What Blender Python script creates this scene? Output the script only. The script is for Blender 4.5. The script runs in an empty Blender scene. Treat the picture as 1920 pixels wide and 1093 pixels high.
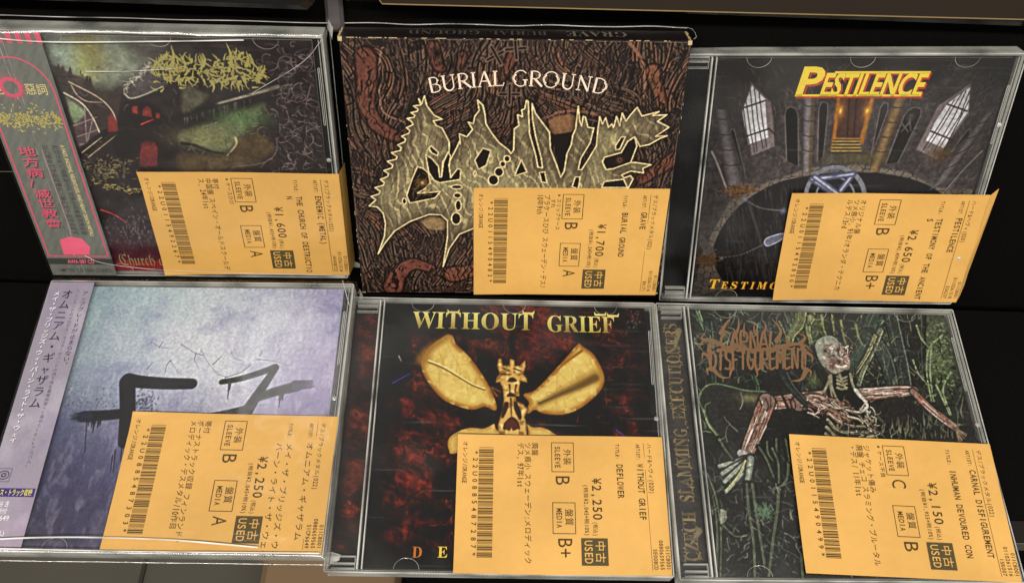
import bpy, math, random
import numpy as np
from mathutils import Matrix, Vector

# ------------------------------------------------------------------ camera, light, exposure
SC = bpy.context.scene
COL = SC.collection
CAM_H = 1.45
VIEW = Matrix.Translation((0, 0, CAM_H)) @ Matrix.Rotation(math.radians(32), 4, 'X') @ Matrix.Rotation(math.radians(1.9), 4, 'Z')
cam_data = bpy.data.cameras.new('camera')
cam_data.sensor_width = 36.0
cam_data.lens = 36.0 * 1642.17 / 1920.0
cam_data.clip_start = 0.01
cam_data.clip_end = 50.0
cam = bpy.data.objects.new('camera', cam_data)
cam.matrix_world = VIEW
COL.objects.link(cam)
SC.camera = cam

world = bpy.data.worlds.new('World')
SC.world = world
world.use_nodes = True
wn = world.node_tree.nodes
wl = world.node_tree.links
bg = wn['Background']
tc = wn.new('ShaderNodeTexCoord')
sep = wn.new('ShaderNodeSeparateXYZ')
rmp = wn.new('ShaderNodeValToRGB')
mpr = wn.new('ShaderNodeMapRange')
wl.new(tc.outputs['Generated'], sep.inputs[0])
mpr.inputs['From Min'].default_value = -1
mpr.inputs['From Max'].default_value = 1
wl.new(sep.outputs['Z'], mpr.inputs['Value'])
wl.new(mpr.outputs[0], rmp.inputs[0])
els = rmp.color_ramp.elements                       # dim shop: dark floor side, mid walls, light ceiling
els[0].position = 0.0; els[0].color = (0.10, 0.09, 0.08, 1)
els[1].position = 1.0; els[1].color = (0.42, 0.41, 0.385, 1)
e = els.new(0.40); e.color = (0.26, 0.245, 0.225, 1)
e = els.new(0.60); e.color = (0.36, 0.345, 0.315, 1)
wno = wn.new('ShaderNodeTexNoise'); wno.inputs['Scale'].default_value = 2.6; wno.inputs['Detail'].default_value = 3
wl.new(tc.outputs['Generated'], wno.inputs['Vector'])
wmr = wn.new('ShaderNodeMapRange')                  # people, shelves and lamps of the shop: uneven surroundings
wmr.inputs['From Min'].default_value = 0.35; wmr.inputs['From Max'].default_value = 0.65
wmr.inputs['To Min'].default_value = 0.35; wmr.inputs['To Max'].default_value = 1.65
wl.new(wno.outputs['Fac'], wmr.inputs['Value'])
wmx = wn.new('ShaderNodeMix'); wmx.data_type = 'RGBA'; wmx.blend_type = 'MULTIPLY'; wmx.inputs['Factor'].default_value = 1.0
wl.new(rmp.outputs[0], wmx.inputs['A']); wl.new(wmr.outputs[0], wmx.inputs['B'])
wl.new(wmx.outputs['Result'], bg.inputs['Color'])
bg.inputs['Strength'].default_value = 1.0


def area(name, loc, target, sx, sy, power, color):
    d = bpy.data.lights.new(name, 'AREA')
    d.shape = 'RECTANGLE'; d.size = sx; d.size_y = sy
    d.energy = power; d.color = color
    o = bpy.data.objects.new(name, d)
    o.location = loc
    o.rotation_euler = (Vector(target) - Vector(loc)).to_track_quat('-Z', 'Y').to_euler()
    COL.objects.link(o)
    return o


area('ceiling_panel', (-0.56, 0.78, 2.75), (-0.56, 0.78, 0), 0.30, 0.30, 0.66, (1.0, 0.97, 0.92))
area('ceiling_tube', (0.0, -0.80, 2.55), (0.0, 0.25, 1.1), 3.4, 0.09, 62.0, (1.0, 0.945, 0.86))

SC.view_settings.view_transform = 'Standard'
SC.view_settings.look = 'None'
SC.view_settings.exposure = -0.22
SC.view_settings.gamma = 1.0
SC.view_settings.use_curve_mapping = False
SC.cycles.max_bounces = 14
SC.cycles.transparent_max_bounces = 24
SC.cycles.glossy_bounces = 5
SC.cycles.use_denoising = True
SC.cycles.caustics_reflective = False
SC.cycles.caustics_refractive = False

# ------------------------------------------------------------------ measured poses (millimetres, seen from the camera)
POSE = {
    1: ([[0.998896, 0.037155, 0.028762], [-0.009933, 0.765277, -0.643625], [-0.045925, 0.642628, 0.764801]], [-149.674, 55.102, -389.228]),
    2: ([[0.999561, 0.01964, 0.022165], [-0.003589, 0.823274, -0.567632], [-0.029396, 0.567304, 0.822984]], [0.481, 50.884, -391.991]),
    3: ([[0.998721, -0.017644, -0.047384], [-0.011083, 0.837951, -0.545632], [0.049332, 0.54546, 0.836684]], [143.467, 46.766, -399.745]),
    4: ([[0.999909, 0.013456, -0.000893], [-0.011369, 0.876745, 0.480821], [0.007253, -0.480767, 0.876818]], [-146.019, -50.227, -380.956]),
    5: ([[0.999677, 0.010637, 0.023098], [-0.020105, 0.886764, 0.461786], [-0.015571, -0.462101, 0.886691]], [-4.445, -59.242, -383.768]),
    6: ([[0.998738, -0.001353, 0.050211], [-0.022573, 0.88092, 0.472727], [-0.044871, -0.473263, 0.879777]], [138.159, -61.871, -382.73]),
}
BACK = ([[0.999942, 0.006331, 0.008733], [0.0, 0.809628, -0.586943], [-0.010787, 0.586909, 0.809581]], [0, 0, -430.59])
SHELF = ([[0.999665, -0.012198, 0.022813], [0.0, 0.881849, 0.471532], [-0.025869, -0.471374, 0.881554]], [0, 0, -413.14])


def pose_matrix(p, rz=0.0):
    M, t = p
    m = Matrix([list(M[i]) + [t[i] * 0.001] for i in range(3)] + [[0, 0, 0, 1]])
    return VIEW @ m @ Matrix.Rotation(rz, 4, 'Z')


def measure(p, pts, z=0.0):
    """photo measurements (1920x1093) -> millimetres on the plane of pose p"""
    M = np.array(p[0]); t = np.array(p[1]) + M[:, 2] * z
    n = M[:, 2]
    a = np.atleast_2d(np.array(pts, float))
    d = np.c_[(a[:, 0] - 960) / 1642.17, -(a[:, 1] - 546.5) / 1642.17, -np.ones(len(a))]
    s = (t @ n) / (d @ n)
    return ((d * s[:, None] - t) @ M)[:, :2]


def lin(c):
    c = np.asarray(c, float)
    c = c / 255.0 if c.size and c.max() > 1.0 else c
    return np.where(c <= 0.04045, c / 12.92, ((c + 0.055) / 1.055) ** 2.4)


def lin4(c):
    v = lin(c)
    return (float(v[0]), float(v[1]), float(v[2]), 1.0)


# ------------------------------------------------------------------ materials
def new_mat(name):
    m = bpy.data.materials.new(name)
    m.use_nodes = True
    nt = m.node_tree
    return m, nt, nt.nodes['Principled BSDF'], nt.nodes['Material Output']


def add_bump(nt, p, scale, strength, dist=0.0002, detail=4):
    n = nt.nodes.new('ShaderNodeTexNoise')
    n.inputs['Scale'].default_value = scale
    n.inputs['Detail'].default_value = detail
    c = nt.nodes.new('ShaderNodeTexCoord')
    nt.links.new(c.outputs['Object'], n.inputs['Vector'])
    b = nt.nodes.new('ShaderNodeBump')
    b.inputs['Strength'].default_value = strength
    b.inputs['Distance'].default_value = dist
    nt.links.new(n.outputs['Fac'], b.inputs['Height'])
    nt.links.new(b.outputs['Normal'], p.inputs['Normal'])
    return n


def solid(name, rgb, rough=0.5, spec=0.3, metal=0.0, var=0.12, scale=400, bump=0.15):
    m, nt, p, o = new_mat(name)
    c = lin4(rgb)
    p.inputs['Roughness'].default_value = rough
    p.inputs['Specular IOR Level'].default_value = spec
    p.inputs['Metallic'].default_value = metal
    n = add_bump(nt, p, scale, bump)
    r = nt.nodes.new('ShaderNodeMix'); r.data_type = 'RGBA'
    r.inputs['A'].default_value = tuple(v * (1 - var) for v in c[:3]) + (1,)
    r.inputs['B'].default_value = tuple(min(1, v * (1 + var)) for v in c[:3]) + (1,)
    nt.links.new(n.outputs['Fac'], r.inputs['Factor'])
    nt.links.new(r.outputs['Result'], p.inputs['Base Color'])
    return m


def printed(name, rough=0.38, spec=0.35, bump=0.05):
    m, nt, p, o = new_mat(name)
    a = nt.nodes.new('ShaderNodeVertexColor'); a.layer_name = 'ink'
    n = add_bump(nt, p, 900, bump)
    h = nt.nodes.new('ShaderNodeMix'); h.data_type = 'RGBA'; h.blend_type = 'MULTIPLY'
    h.inputs['Factor'].default_value = 0.25
    nt.links.new(a.outputs['Color'], h.inputs['A'])
    nt.links.new(n.outputs['Fac'], h.inputs['B'])
    h2 = nt.nodes.new('ShaderNodeMix'); h2.data_type = 'RGBA'; h2.blend_type = 'MULTIPLY'
    h2.inputs['Factor'].default_value = 1.0
    nt.links.new(h.outputs['Result'], h2.inputs['A'])
    h2.inputs['B'].default_value = (1.14, 1.14, 1.14, 1)
    nt.links.new(h2.outputs['Result'], p.inputs['Base Color'])
    p.inputs['Roughness'].default_value = rough
    p.inputs['Specular IOR Level'].default_value = spec
    return m


def clear_film(name, tint, rough, ior, bump_scale, bump_strength, bump_dist, body=0.0, body_col=(0.6, 0.6, 0.58)):
    m, nt, p, o = new_mat(name)
    nt.nodes.remove(p)
    tr = nt.nodes.new('ShaderNodeBsdfTransparent'); tr.inputs[0].default_value = (*tint, 1)
    gl = nt.nodes.new('ShaderNodeBsdfGlossy'); gl.inputs['Roughness'].default_value = rough
    gl.inputs['Color'].default_value = (1, 1, 1, 1)
    lw = nt.nodes.new('ShaderNodeLayerWeight'); lw.inputs['Blend'].default_value = 0.5
    pw = nt.nodes.new('ShaderNodeMath'); pw.operation = 'POWER'; pw.inputs[1].default_value = 5.0
    nt.links.new(lw.outputs['Facing'], pw.inputs[0])
    f0 = ((ior - 1) / (ior + 1)) ** 2
    fr = nt.nodes.new('ShaderNodeMath'); fr.operation = 'MULTIPLY_ADD'
    fr.inputs[1].default_value = 1 - f0; fr.inputs[2].default_value = f0
    nt.links.new(pw.outputs[0], fr.inputs[0])
    mx = nt.nodes.new('ShaderNodeMixShader')
    n = nt.nodes.new('ShaderNodeTexNoise')
    n.inputs['Scale'].default_value = bump_scale; n.inputs['Detail'].default_value = 3
    c = nt.nodes.new('ShaderNodeTexCoord')
    nt.links.new(c.outputs['Object'], n.inputs['Vector'])
    b = nt.nodes.new('ShaderNodeBump')
    b.inputs['Strength'].default_value = bump_strength; b.inputs['Distance'].default_value = bump_dist
    nt.links.new(n.outputs['Fac'], b.inputs['Height'])
    nt.links.new(b.outputs['Normal'], gl.inputs['Normal'])
    nt.links.new(fr.outputs[0], mx.inputs[0])
    nt.links.new(tr.outputs[0], mx.inputs[1])
    nt.links.new(gl.outputs[0], mx.inputs[2])
    last = mx
    if body > 0:
        df = nt.nodes.new('ShaderNodeBsdfDiffuse'); df.inputs[0].default_value = (*body_col, 1)
        m2 = nt.nodes.new('ShaderNodeMixShader')
        n2 = nt.nodes.new('ShaderNodeTexNoise'); n2.inputs['Scale'].default_value = 48; n2.inputs['Detail'].default_value = 2
        nt.links.new(c.outputs['Object'], n2.inputs['Vector'])
        mp = nt.nodes.new('ShaderNodeMapRange')
        mp.inputs['From Min'].default_value = 0.32; mp.inputs['From Max'].default_value = 0.68
        mp.inputs['To Min'].default_value = body * 0.25; mp.inputs['To Max'].default_value = min(1.0, body * 1.7)
        nt.links.new(n2.outputs['Fac'], mp.inputs['Value']); nt.links.new(mp.outputs[0], m2.inputs[0])
        nt.links.new(mx.outputs[0], m2.inputs[1]); nt.links.new(df.outputs[0], m2.inputs[2])
        last = m2
    nt.links.new(last.outputs[0], o.inputs['Surface'])
    return m


MAT = {
    'panel': solid('black_panel', (9, 8, 7), 0.7, 0.04, var=0.5, scale=700, bump=0.3),
    'gloss': solid('black_gloss', (16, 15, 15), 0.24, 0.5, var=0.2, scale=60, bump=0.05),
    'post': solid('grey_post', (80, 74, 76), 0.6, 0.3, var=0.3, scale=40),
    'brown': solid('brown_plate', (34, 24, 12), 0.3, 0.5, var=0.35, scale=9, bump=0.02),
    'gold': solid('pale_gold', (140, 118, 78), 0.35, 0.5, var=0.1),
    'paper': solid('orange_paper', (217, 168, 91), 0.5, 0.3, var=0.05, scale=260, bump=0.25),
    'ink': solid('brown_black_ink', (74, 56, 28), 0.6, 0.2, var=0.25, scale=1500),
    'inkbox': solid('olive_black_ink', (80, 70, 44), 0.6, 0.2, var=0.1, scale=900),
    'white_paper': solid('white_paper', (225, 214, 205), 0.6, 0.2, var=0.04),
    'tray': solid('black_tray', (24, 24, 25), 0.4, 0.4, var=0.2),
    'ridge': solid('black_ridge', (24, 24, 25), 0.4, 0.4, var=0.2),
    'worn': solid('worn_card', (196, 176, 132), 0.8, 0.1, var=0.25, scale=1200),
    'floor': solid('grey_tile', (86, 83, 73), 0.5, 0.3, var=0.12, scale=6),
    'seam': solid('dark_seam', (62, 60, 54), 0.8, 0.1),
    'wood': solid('brown_board', (130, 106, 78), 0.5, 0.3, var=0.15, scale=10),
    'rail': solid('pale_rail', (96, 90, 80), 0.4, 0.4),
    'lip': solid('dark_brown_lip', (24, 16, 10), 0.35, 0.4, var=0.3, scale=30),
    'printed': printed('printed_cover'),
    'printed_band': printed('printed_band', 0.5, 0.25),
    'clear': clear_film('clear_lid', (0.97, 0.97, 0.965), 0.05, 1.36, 25, 0.15, 0.0004),
    'rim': clear_film('clear_rim', (0.84, 0.85, 0.84), 0.12, 1.55, 600, 0.5, 0.0003, 0.42, (0.62, 0.62, 0.58)),
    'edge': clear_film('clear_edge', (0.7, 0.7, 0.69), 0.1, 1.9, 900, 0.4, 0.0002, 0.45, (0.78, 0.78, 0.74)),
    'crease_glint': clear_film('sleeve_crease_glint', (0.9, 0.9, 0.9), 0.12, 1.6, 200, 0.2, 0.0003, 0.62, (0.95, 0.94, 0.9)),  # whitish body: the highlight along sleeve folds is put into the colour
    'film': clear_film('clear_film', (0.985, 0.985, 0.98), 0.13, 1.48, 38, 0.45, 0.0016),
}


# ------------------------------------------------------------------ mesh building (all coordinates in millimetres)
def scuff(mat):
    nt = MAT[mat].node_tree
    o = nt.nodes['Material Output']; src = o.inputs['Surface'].links[0].from_socket
    c = nt.nodes.new('ShaderNodeTexCoord')
    tot = None
    for ang, sx, sy, lo, k in ((0.5, 16, 1100, 0.68, 0.16), (2.2, 20, 1300, 0.69, 0.14), (0, 26, 26, 0.52, 0.014)):
        mp = nt.nodes.new('ShaderNodeMapping')
        mp.inputs['Rotation'].default_value = (0, 0, ang); mp.inputs['Scale'].default_value = (sx, sy, sx)
        n = nt.nodes.new('ShaderNodeTexNoise'); n.inputs['Scale'].default_value = 1.0; n.inputs['Detail'].default_value = 2
        oi = nt.nodes.new('ShaderNodeObjectInfo')
        ad = nt.nodes.new('ShaderNodeVectorMath'); ad.operation = 'ADD'
        nt.links.new(c.outputs['Object'], mp.inputs['Vector']); nt.links.new(mp.outputs[0], ad.inputs[0])
        nt.links.new(oi.outputs['Location'], ad.inputs[1]); nt.links.new(ad.outputs[0], n.inputs['Vector'])
        r = nt.nodes.new('ShaderNodeMapRange')
        r.inputs['From Min'].default_value = lo; r.inputs['From Max'].default_value = lo + 0.16
        r.inputs['To Min'].default_value = 0.0; r.inputs['To Max'].default_value = k
        nt.links.new(n.outputs['Fac'], r.inputs['Value'])
        if tot is None: tot = r.outputs[0]
        else:
            m = nt.nodes.new('ShaderNodeMath'); m.operation = 'MAXIMUM'
            nt.links.new(tot, m.inputs[0]); nt.links.new(r.outputs[0], m.inputs[1]); tot = m.outputs[0]
    d = nt.nodes.new('ShaderNodeBsdfDiffuse'); d.inputs[0].default_value = (0.6, 0.6, 0.58, 1)
    mx = nt.nodes.new('ShaderNodeMixShader')
    nt.links.new(tot, mx.inputs[0]); nt.links.new(src, mx.inputs[1]); nt.links.new(d.outputs[0], mx.inputs[2])
    nt.links.new(mx.outputs[0], o.inputs['Surface'])


def soft_paper(mat):
    nt = MAT[mat].node_tree
    p = nt.nodes['Principled BSDF']
    b0 = p.inputs['Normal'].links[0].from_node
    c = nt.nodes.new('ShaderNodeTexCoord')
    n = nt.nodes.new('ShaderNodeTexNoise'); n.inputs['Scale'].default_value = 42; n.inputs['Detail'].default_value = 3
    nt.links.new(c.outputs['Object'], n.inputs['Vector'])
    b = nt.nodes.new('ShaderNodeBump'); b.inputs['Strength'].default_value = 0.6; b.inputs['Distance'].default_value = 0.0011
    nt.links.new(n.outputs['Fac'], b.inputs['Height']); nt.links.new(b.outputs['Normal'], b0.inputs['Normal'])
    src = p.inputs['Base Color'].links[0].from_socket
    oi = nt.nodes.new('ShaderNodeObjectInfo')
    n2 = nt.nodes.new('ShaderNodeTexNoise'); n2.inputs['Scale'].default_value = 24; n2.inputs['Detail'].default_value = 2
    ad = nt.nodes.new('ShaderNodeVectorMath'); ad.operation = 'ADD'
    nt.links.new(c.outputs['Object'], ad.inputs[0]); nt.links.new(oi.outputs['Location'], ad.inputs[1]); nt.links.new(ad.outputs[0], n2.inputs['Vector'])
    h = nt.nodes.new('ShaderNodeHueSaturation')
    r = nt.nodes.new('ShaderNodeMapRange')
    r.inputs['From Min'].default_value = 0.3; r.inputs['From Max'].default_value = 0.7
    r.inputs['To Min'].default_value = 0.90; r.inputs['To Max'].default_value = 1.06
    nt.links.new(n2.outputs['Fac'], r.inputs['Value']); nt.links.new(r.outputs[0], h.inputs['Value'])
    nt.links.new(src, h.inputs['Color']); nt.links.new(h.outputs[0], p.inputs['Base Color'])


scuff('clear')
soft_paper('paper')


class Mesh:
    def __init__(self):
        self.v = []; self.f = []; self.m = []; self.c = []

    def poly(self, pts, mat=0, col=None):
        i = len(self.v)
        self.v += [tuple(p) for p in pts]
        self.c += [col] * len(pts)
        self.f.append(tuple(range(i, i + len(pts)))); self.m.append(mat)

    def mesh(self, verts, faces, mat=0, col=None):
        i = len(self.v)
        self.v += [tuple(p) for p in verts]
        self.c += ([col] * len(verts)) if not callable(col) else [col(p) for p in verts]
        for f in faces:
            self.f.append(tuple(i + k for k in f)); self.m.append(mat)

    def box(self, x0, x1, y0, y1, z0, z1, mat=0, col=None):
        v = [(x, y, z) for z in (z0, z1) for y in (y0, y1) for x in (x0, x1)]
        self.mesh(v, [(0, 2, 3, 1), (4, 5, 7, 6), (0, 1, 5, 4), (2, 6, 7, 3), (0, 4, 6, 2), (1, 3, 7, 5)], mat, col)

    def bevel_box(self, x0, x1, y0, y1, z0, z1, r, mat=0):
        v = []
        for z, d in ((z0, r), (z0 + r, 0), (z1 - r, 0), (z1, r)):
            a0, a1, b0, b1 = x0 + d, x1 - d, y0 + d, y1 - d
            v += [(a0 + r, b0, z), (a1 - r, b0, z), (a1, b0 + r, z), (a1, b1 - r, z), (a1 - r, b1, z), (a0 + r, b1, z), (a0, b1 - r, z), (a0, b0 + r, z)]
        f = [tuple(reversed(range(8))), tuple(range(24, 32))]
        for k in range(3):
            for j in range(8):
                a = k * 8 + j; b = k * 8 + (j + 1) % 8
                f.append((a, b, b + 8, a + 8))
        self.mesh(v, f, mat)

    def tube(self, pts, r, mat=0, n=6):
        pts = [Vector(p) for p in pts]
        i0 = len(self.v)
        for k, p in enumerate(pts):
            d = (pts[min(k + 1, len(pts) - 1)] - pts[max(k - 1, 0)]).normalized()
            a = d.cross(Vector((0, 0, 1)))
            if a.length < 1e-3: a = d.cross(Vector((0, 1, 0)))
            a.normalize(); b = d.cross(a)
            for j in range(n):
                q = p + (a * math.cos(2 * math.pi * j / n) + b * math.sin(2 * math.pi * j / n)) * r
                self.v.append(tuple(q)); self.c.append(None)
        for k in range(len(pts) - 1):
            for j in range(n):
                a = i0 + k * n + j; b = i0 + k * n + (j + 1) % n
                self.f.append((a, b, b + n, a + n)); self.m.append(mat)

    def build(self, name, mats, parent=None, smooth=False):
        me = bpy.data.meshes.new(name)
        me.from_pydata([(x * 0.001, y * 0.001, z * 0.001) for x, y, z in self.v], [], self.f)
        for m in mats: me.materials.append(MAT[m])
        me.polygons.foreach_set('material_index', self.m)
        if any(c is not None for c in self.c):
            at = me.color_attributes.new('ink', 'FLOAT_COLOR', 'POINT')
            a = np.ones((len(self.c), 4), np.float32)
            for k, c in enumerate(self.c):
                a[k, :3] = lin(c if c is not None else (255, 255, 255))
            at.data.foreach_set('color', a.ravel())
        if smooth:
            me.polygons.foreach_set('use_smooth', [True] * len(me.polygons))
        me.update()
        o = bpy.data.objects.new(name, me)
        COL.objects.link(o)
        if parent is not None: o.parent = parent
        return o


def thing(name, label, cat, matrix, group=None):
    o = bpy.data.objects.new(name, None)
    o.empty_display_size = 0.02
    o.matrix_world = matrix
    o['label'] = label; o['category'] = cat
    if group: o['group'] = group
    COL.objects.link(o)
    return o


def tag(o, label, cat=None, group=None, kind=None):
    if label: o['label'] = label
    if cat: o['category'] = cat
    if group: o['group'] = group
    if kind: o['kind'] = kind
    return o


# ------------------------------------------------------------------ lettering
GLYPH = {}


def glyphs(s, bold=0.0):
    """flat outline mesh of a string: (verts Nx2, faces)"""
    key = (s, bold)
    if key not in GLYPH:
        c = bpy.data.curves.new('lettering', 'FONT')
        c.body = s; c.resolution_u = 3; c.offset = bold
        o = bpy.data.objects.new('lettering', c)
        COL.objects.link(o)
        dg = bpy.context.evaluated_depsgraph_get()
        ev = o.evaluated_get(dg)
        me = ev.to_mesh()
        v = np.array([tuple(x.co)[:2] for x in me.vertices]).reshape(-1, 2)
        f = [tuple(p.vertices) for p in me.polygons]
        ev.to_mesh_clear()
        bpy.data.objects.remove(o)
        bpy.data.curves.remove(c)
        GLYPH[key] = (v, f)
    return GLYPH[key]


def wide(ch):
    return ord(ch) > 0x2000 and ch not in '“”'


def write_cells(mb, s, a0, a1, base, h, place, mat=0, bold=0.0, col=None):
    """fixed-pitch line between a0 and a1 on the baseline; place(a, b) gives a point"""
    units = sum(2 if wide(c) else 1 for c in s)
    cell = (a1 - a0) / units
    a = a0
    for ch in s:
        w = 2 if wide(ch) else 1
        if not ch.isspace():
            v, f = glyphs(ch, min(bold, 0.004) if w == 2 else bold)
            if len(v):
                if w == 2:
                    q = np.c_[a + v[:, 0] * 2 * cell * 0.94 / 1.0, base + (v[:, 1] + 0.06) * h / 0.86]
                else:
                    lo, hi = v[:, 0].min(), v[:, 0].max()
                    sx = min(h / 0.727, cell * 0.86 / max(hi - lo, 0.5))
                    q = np.c_[a + cell / 2 + (v[:, 0] - (lo + hi) / 2) * sx, base + v[:, 1] * h / 0.727]
                mb.mesh([place(x, y) for x, y in q], f, mat, col)
        a += w * cell


def write_fit(mb, s, a0, a1, base, h, place, mat=0, bold=0.0, col=None, cap=0.727):
    """proportional line stretched to run from a0 to a1 with capitals h high"""
    v, f = glyphs(s, bold)
    lo, hi = v[:, 0].min(), v[:, 0].max()
    q = np.c_[a0 + (v[:, 0] - lo) / (hi - lo) * (a1 - a0), base + v[:, 1] * h / cap]
    mb.mesh([place(x, y) for x, y in q], f, mat, col)


def serif(s):
    out = ''
    for c in s:
        if 'A' <= c <= 'Z': out += chr(0x1D400 + ord(c) - 65)
        elif 'a' <= c <= 'z': out += chr(0x1D41A + ord(c) - 97)
        else: out += c
    return out


# ------------------------------------------------------------------ printed pictures: ink colours on a fine grid
def vnoise(X, Y, s, seed):
    r = np.random.RandomState(seed).rand(64, 64)
    x = X / s + seed * 1.7; y = Y / s + seed * 0.9
    i = np.floor(x).astype(int); j = np.floor(y).astype(int)
    u = x - i; v = y - j
    u = u * u * (3 - 2 * u); v = v * v * (3 - 2 * v)
    i0 = i % 64; i1 = (i + 1) % 64; j0 = j % 64; j1 = (j + 1) % 64
    return (r[i0, j0] * (1 - u) + r[i1, j0] * u) * (1 - v) + (r[i0, j1] * (1 - u) + r[i1, j1] * u) * v


def fbm(X, Y, s, seed, octv=4):
    t = 0; a = 1; n = 0
    for k in range(octv):
        t = t + a * vnoise(X, Y, s, seed + 13 * k); n += a
        a *= 0.55; s *= 0.5
    return t / n


def cells(X, Y, s, seed):
    """distance to the nearest crack between irregular stones, and a random value per stone"""
    R = np.random.RandomState(seed).rand(128, 128, 3)
    x = X / s + 40; y = Y / s + 40
    i = np.floor(x).astype(int); j = np.floor(y).astype(int)
    d1 = np.full(X.shape, 9.0); d2 = np.full(X.shape, 9.0); val = np.zeros(X.shape)
    for a in (-1, 0, 1):
        for b in (-1, 0, 1):
            r = R[(i + a) % 128, (j + b) % 128]
            d = np.hypot(i + a + r[..., 0] - x, j + b + r[..., 1] - y)
            nearer = d < d1
            d2 = np.where(nearer, d1, np.minimum(d2, d)); val = np.where(nearer, r[..., 2], val)
            d1 = np.where(nearer, d, d1)
    return d2 - d1, val


def smooth_path(p, n=6):
    p = np.asarray(p, float)
    if len(p) < 3: return p
    q = np.vstack([2 * p[0] - p[1], p, 2 * p[-1] - p[-2]])
    out = []
    for k in range(1, len(q) - 2):
        for t in np.linspace(0, 1, n, endpoint=False):
            a, b, c, d = q[k - 1], q[k], q[k + 1], q[k + 2]
            out.append(0.5 * (2 * b + (c - a) * t + (2 * a - 5 * b + 4 * c - d) * t * t + (3 * b - a - 3 * c + d) * t ** 3))
    out.append(p[-1])
    return np.array(out)


def wrinkle(X, Y, s, seed, octv=4):
    t = 0; a = 1; n = 0
    for k in range(octv):
        t = t + a * (1 - np.abs(2 * vnoise(X, Y, s, seed + 17 * k) - 1)); n += a
        a *= 0.6; s *= 0.52
    return t / n


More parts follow.
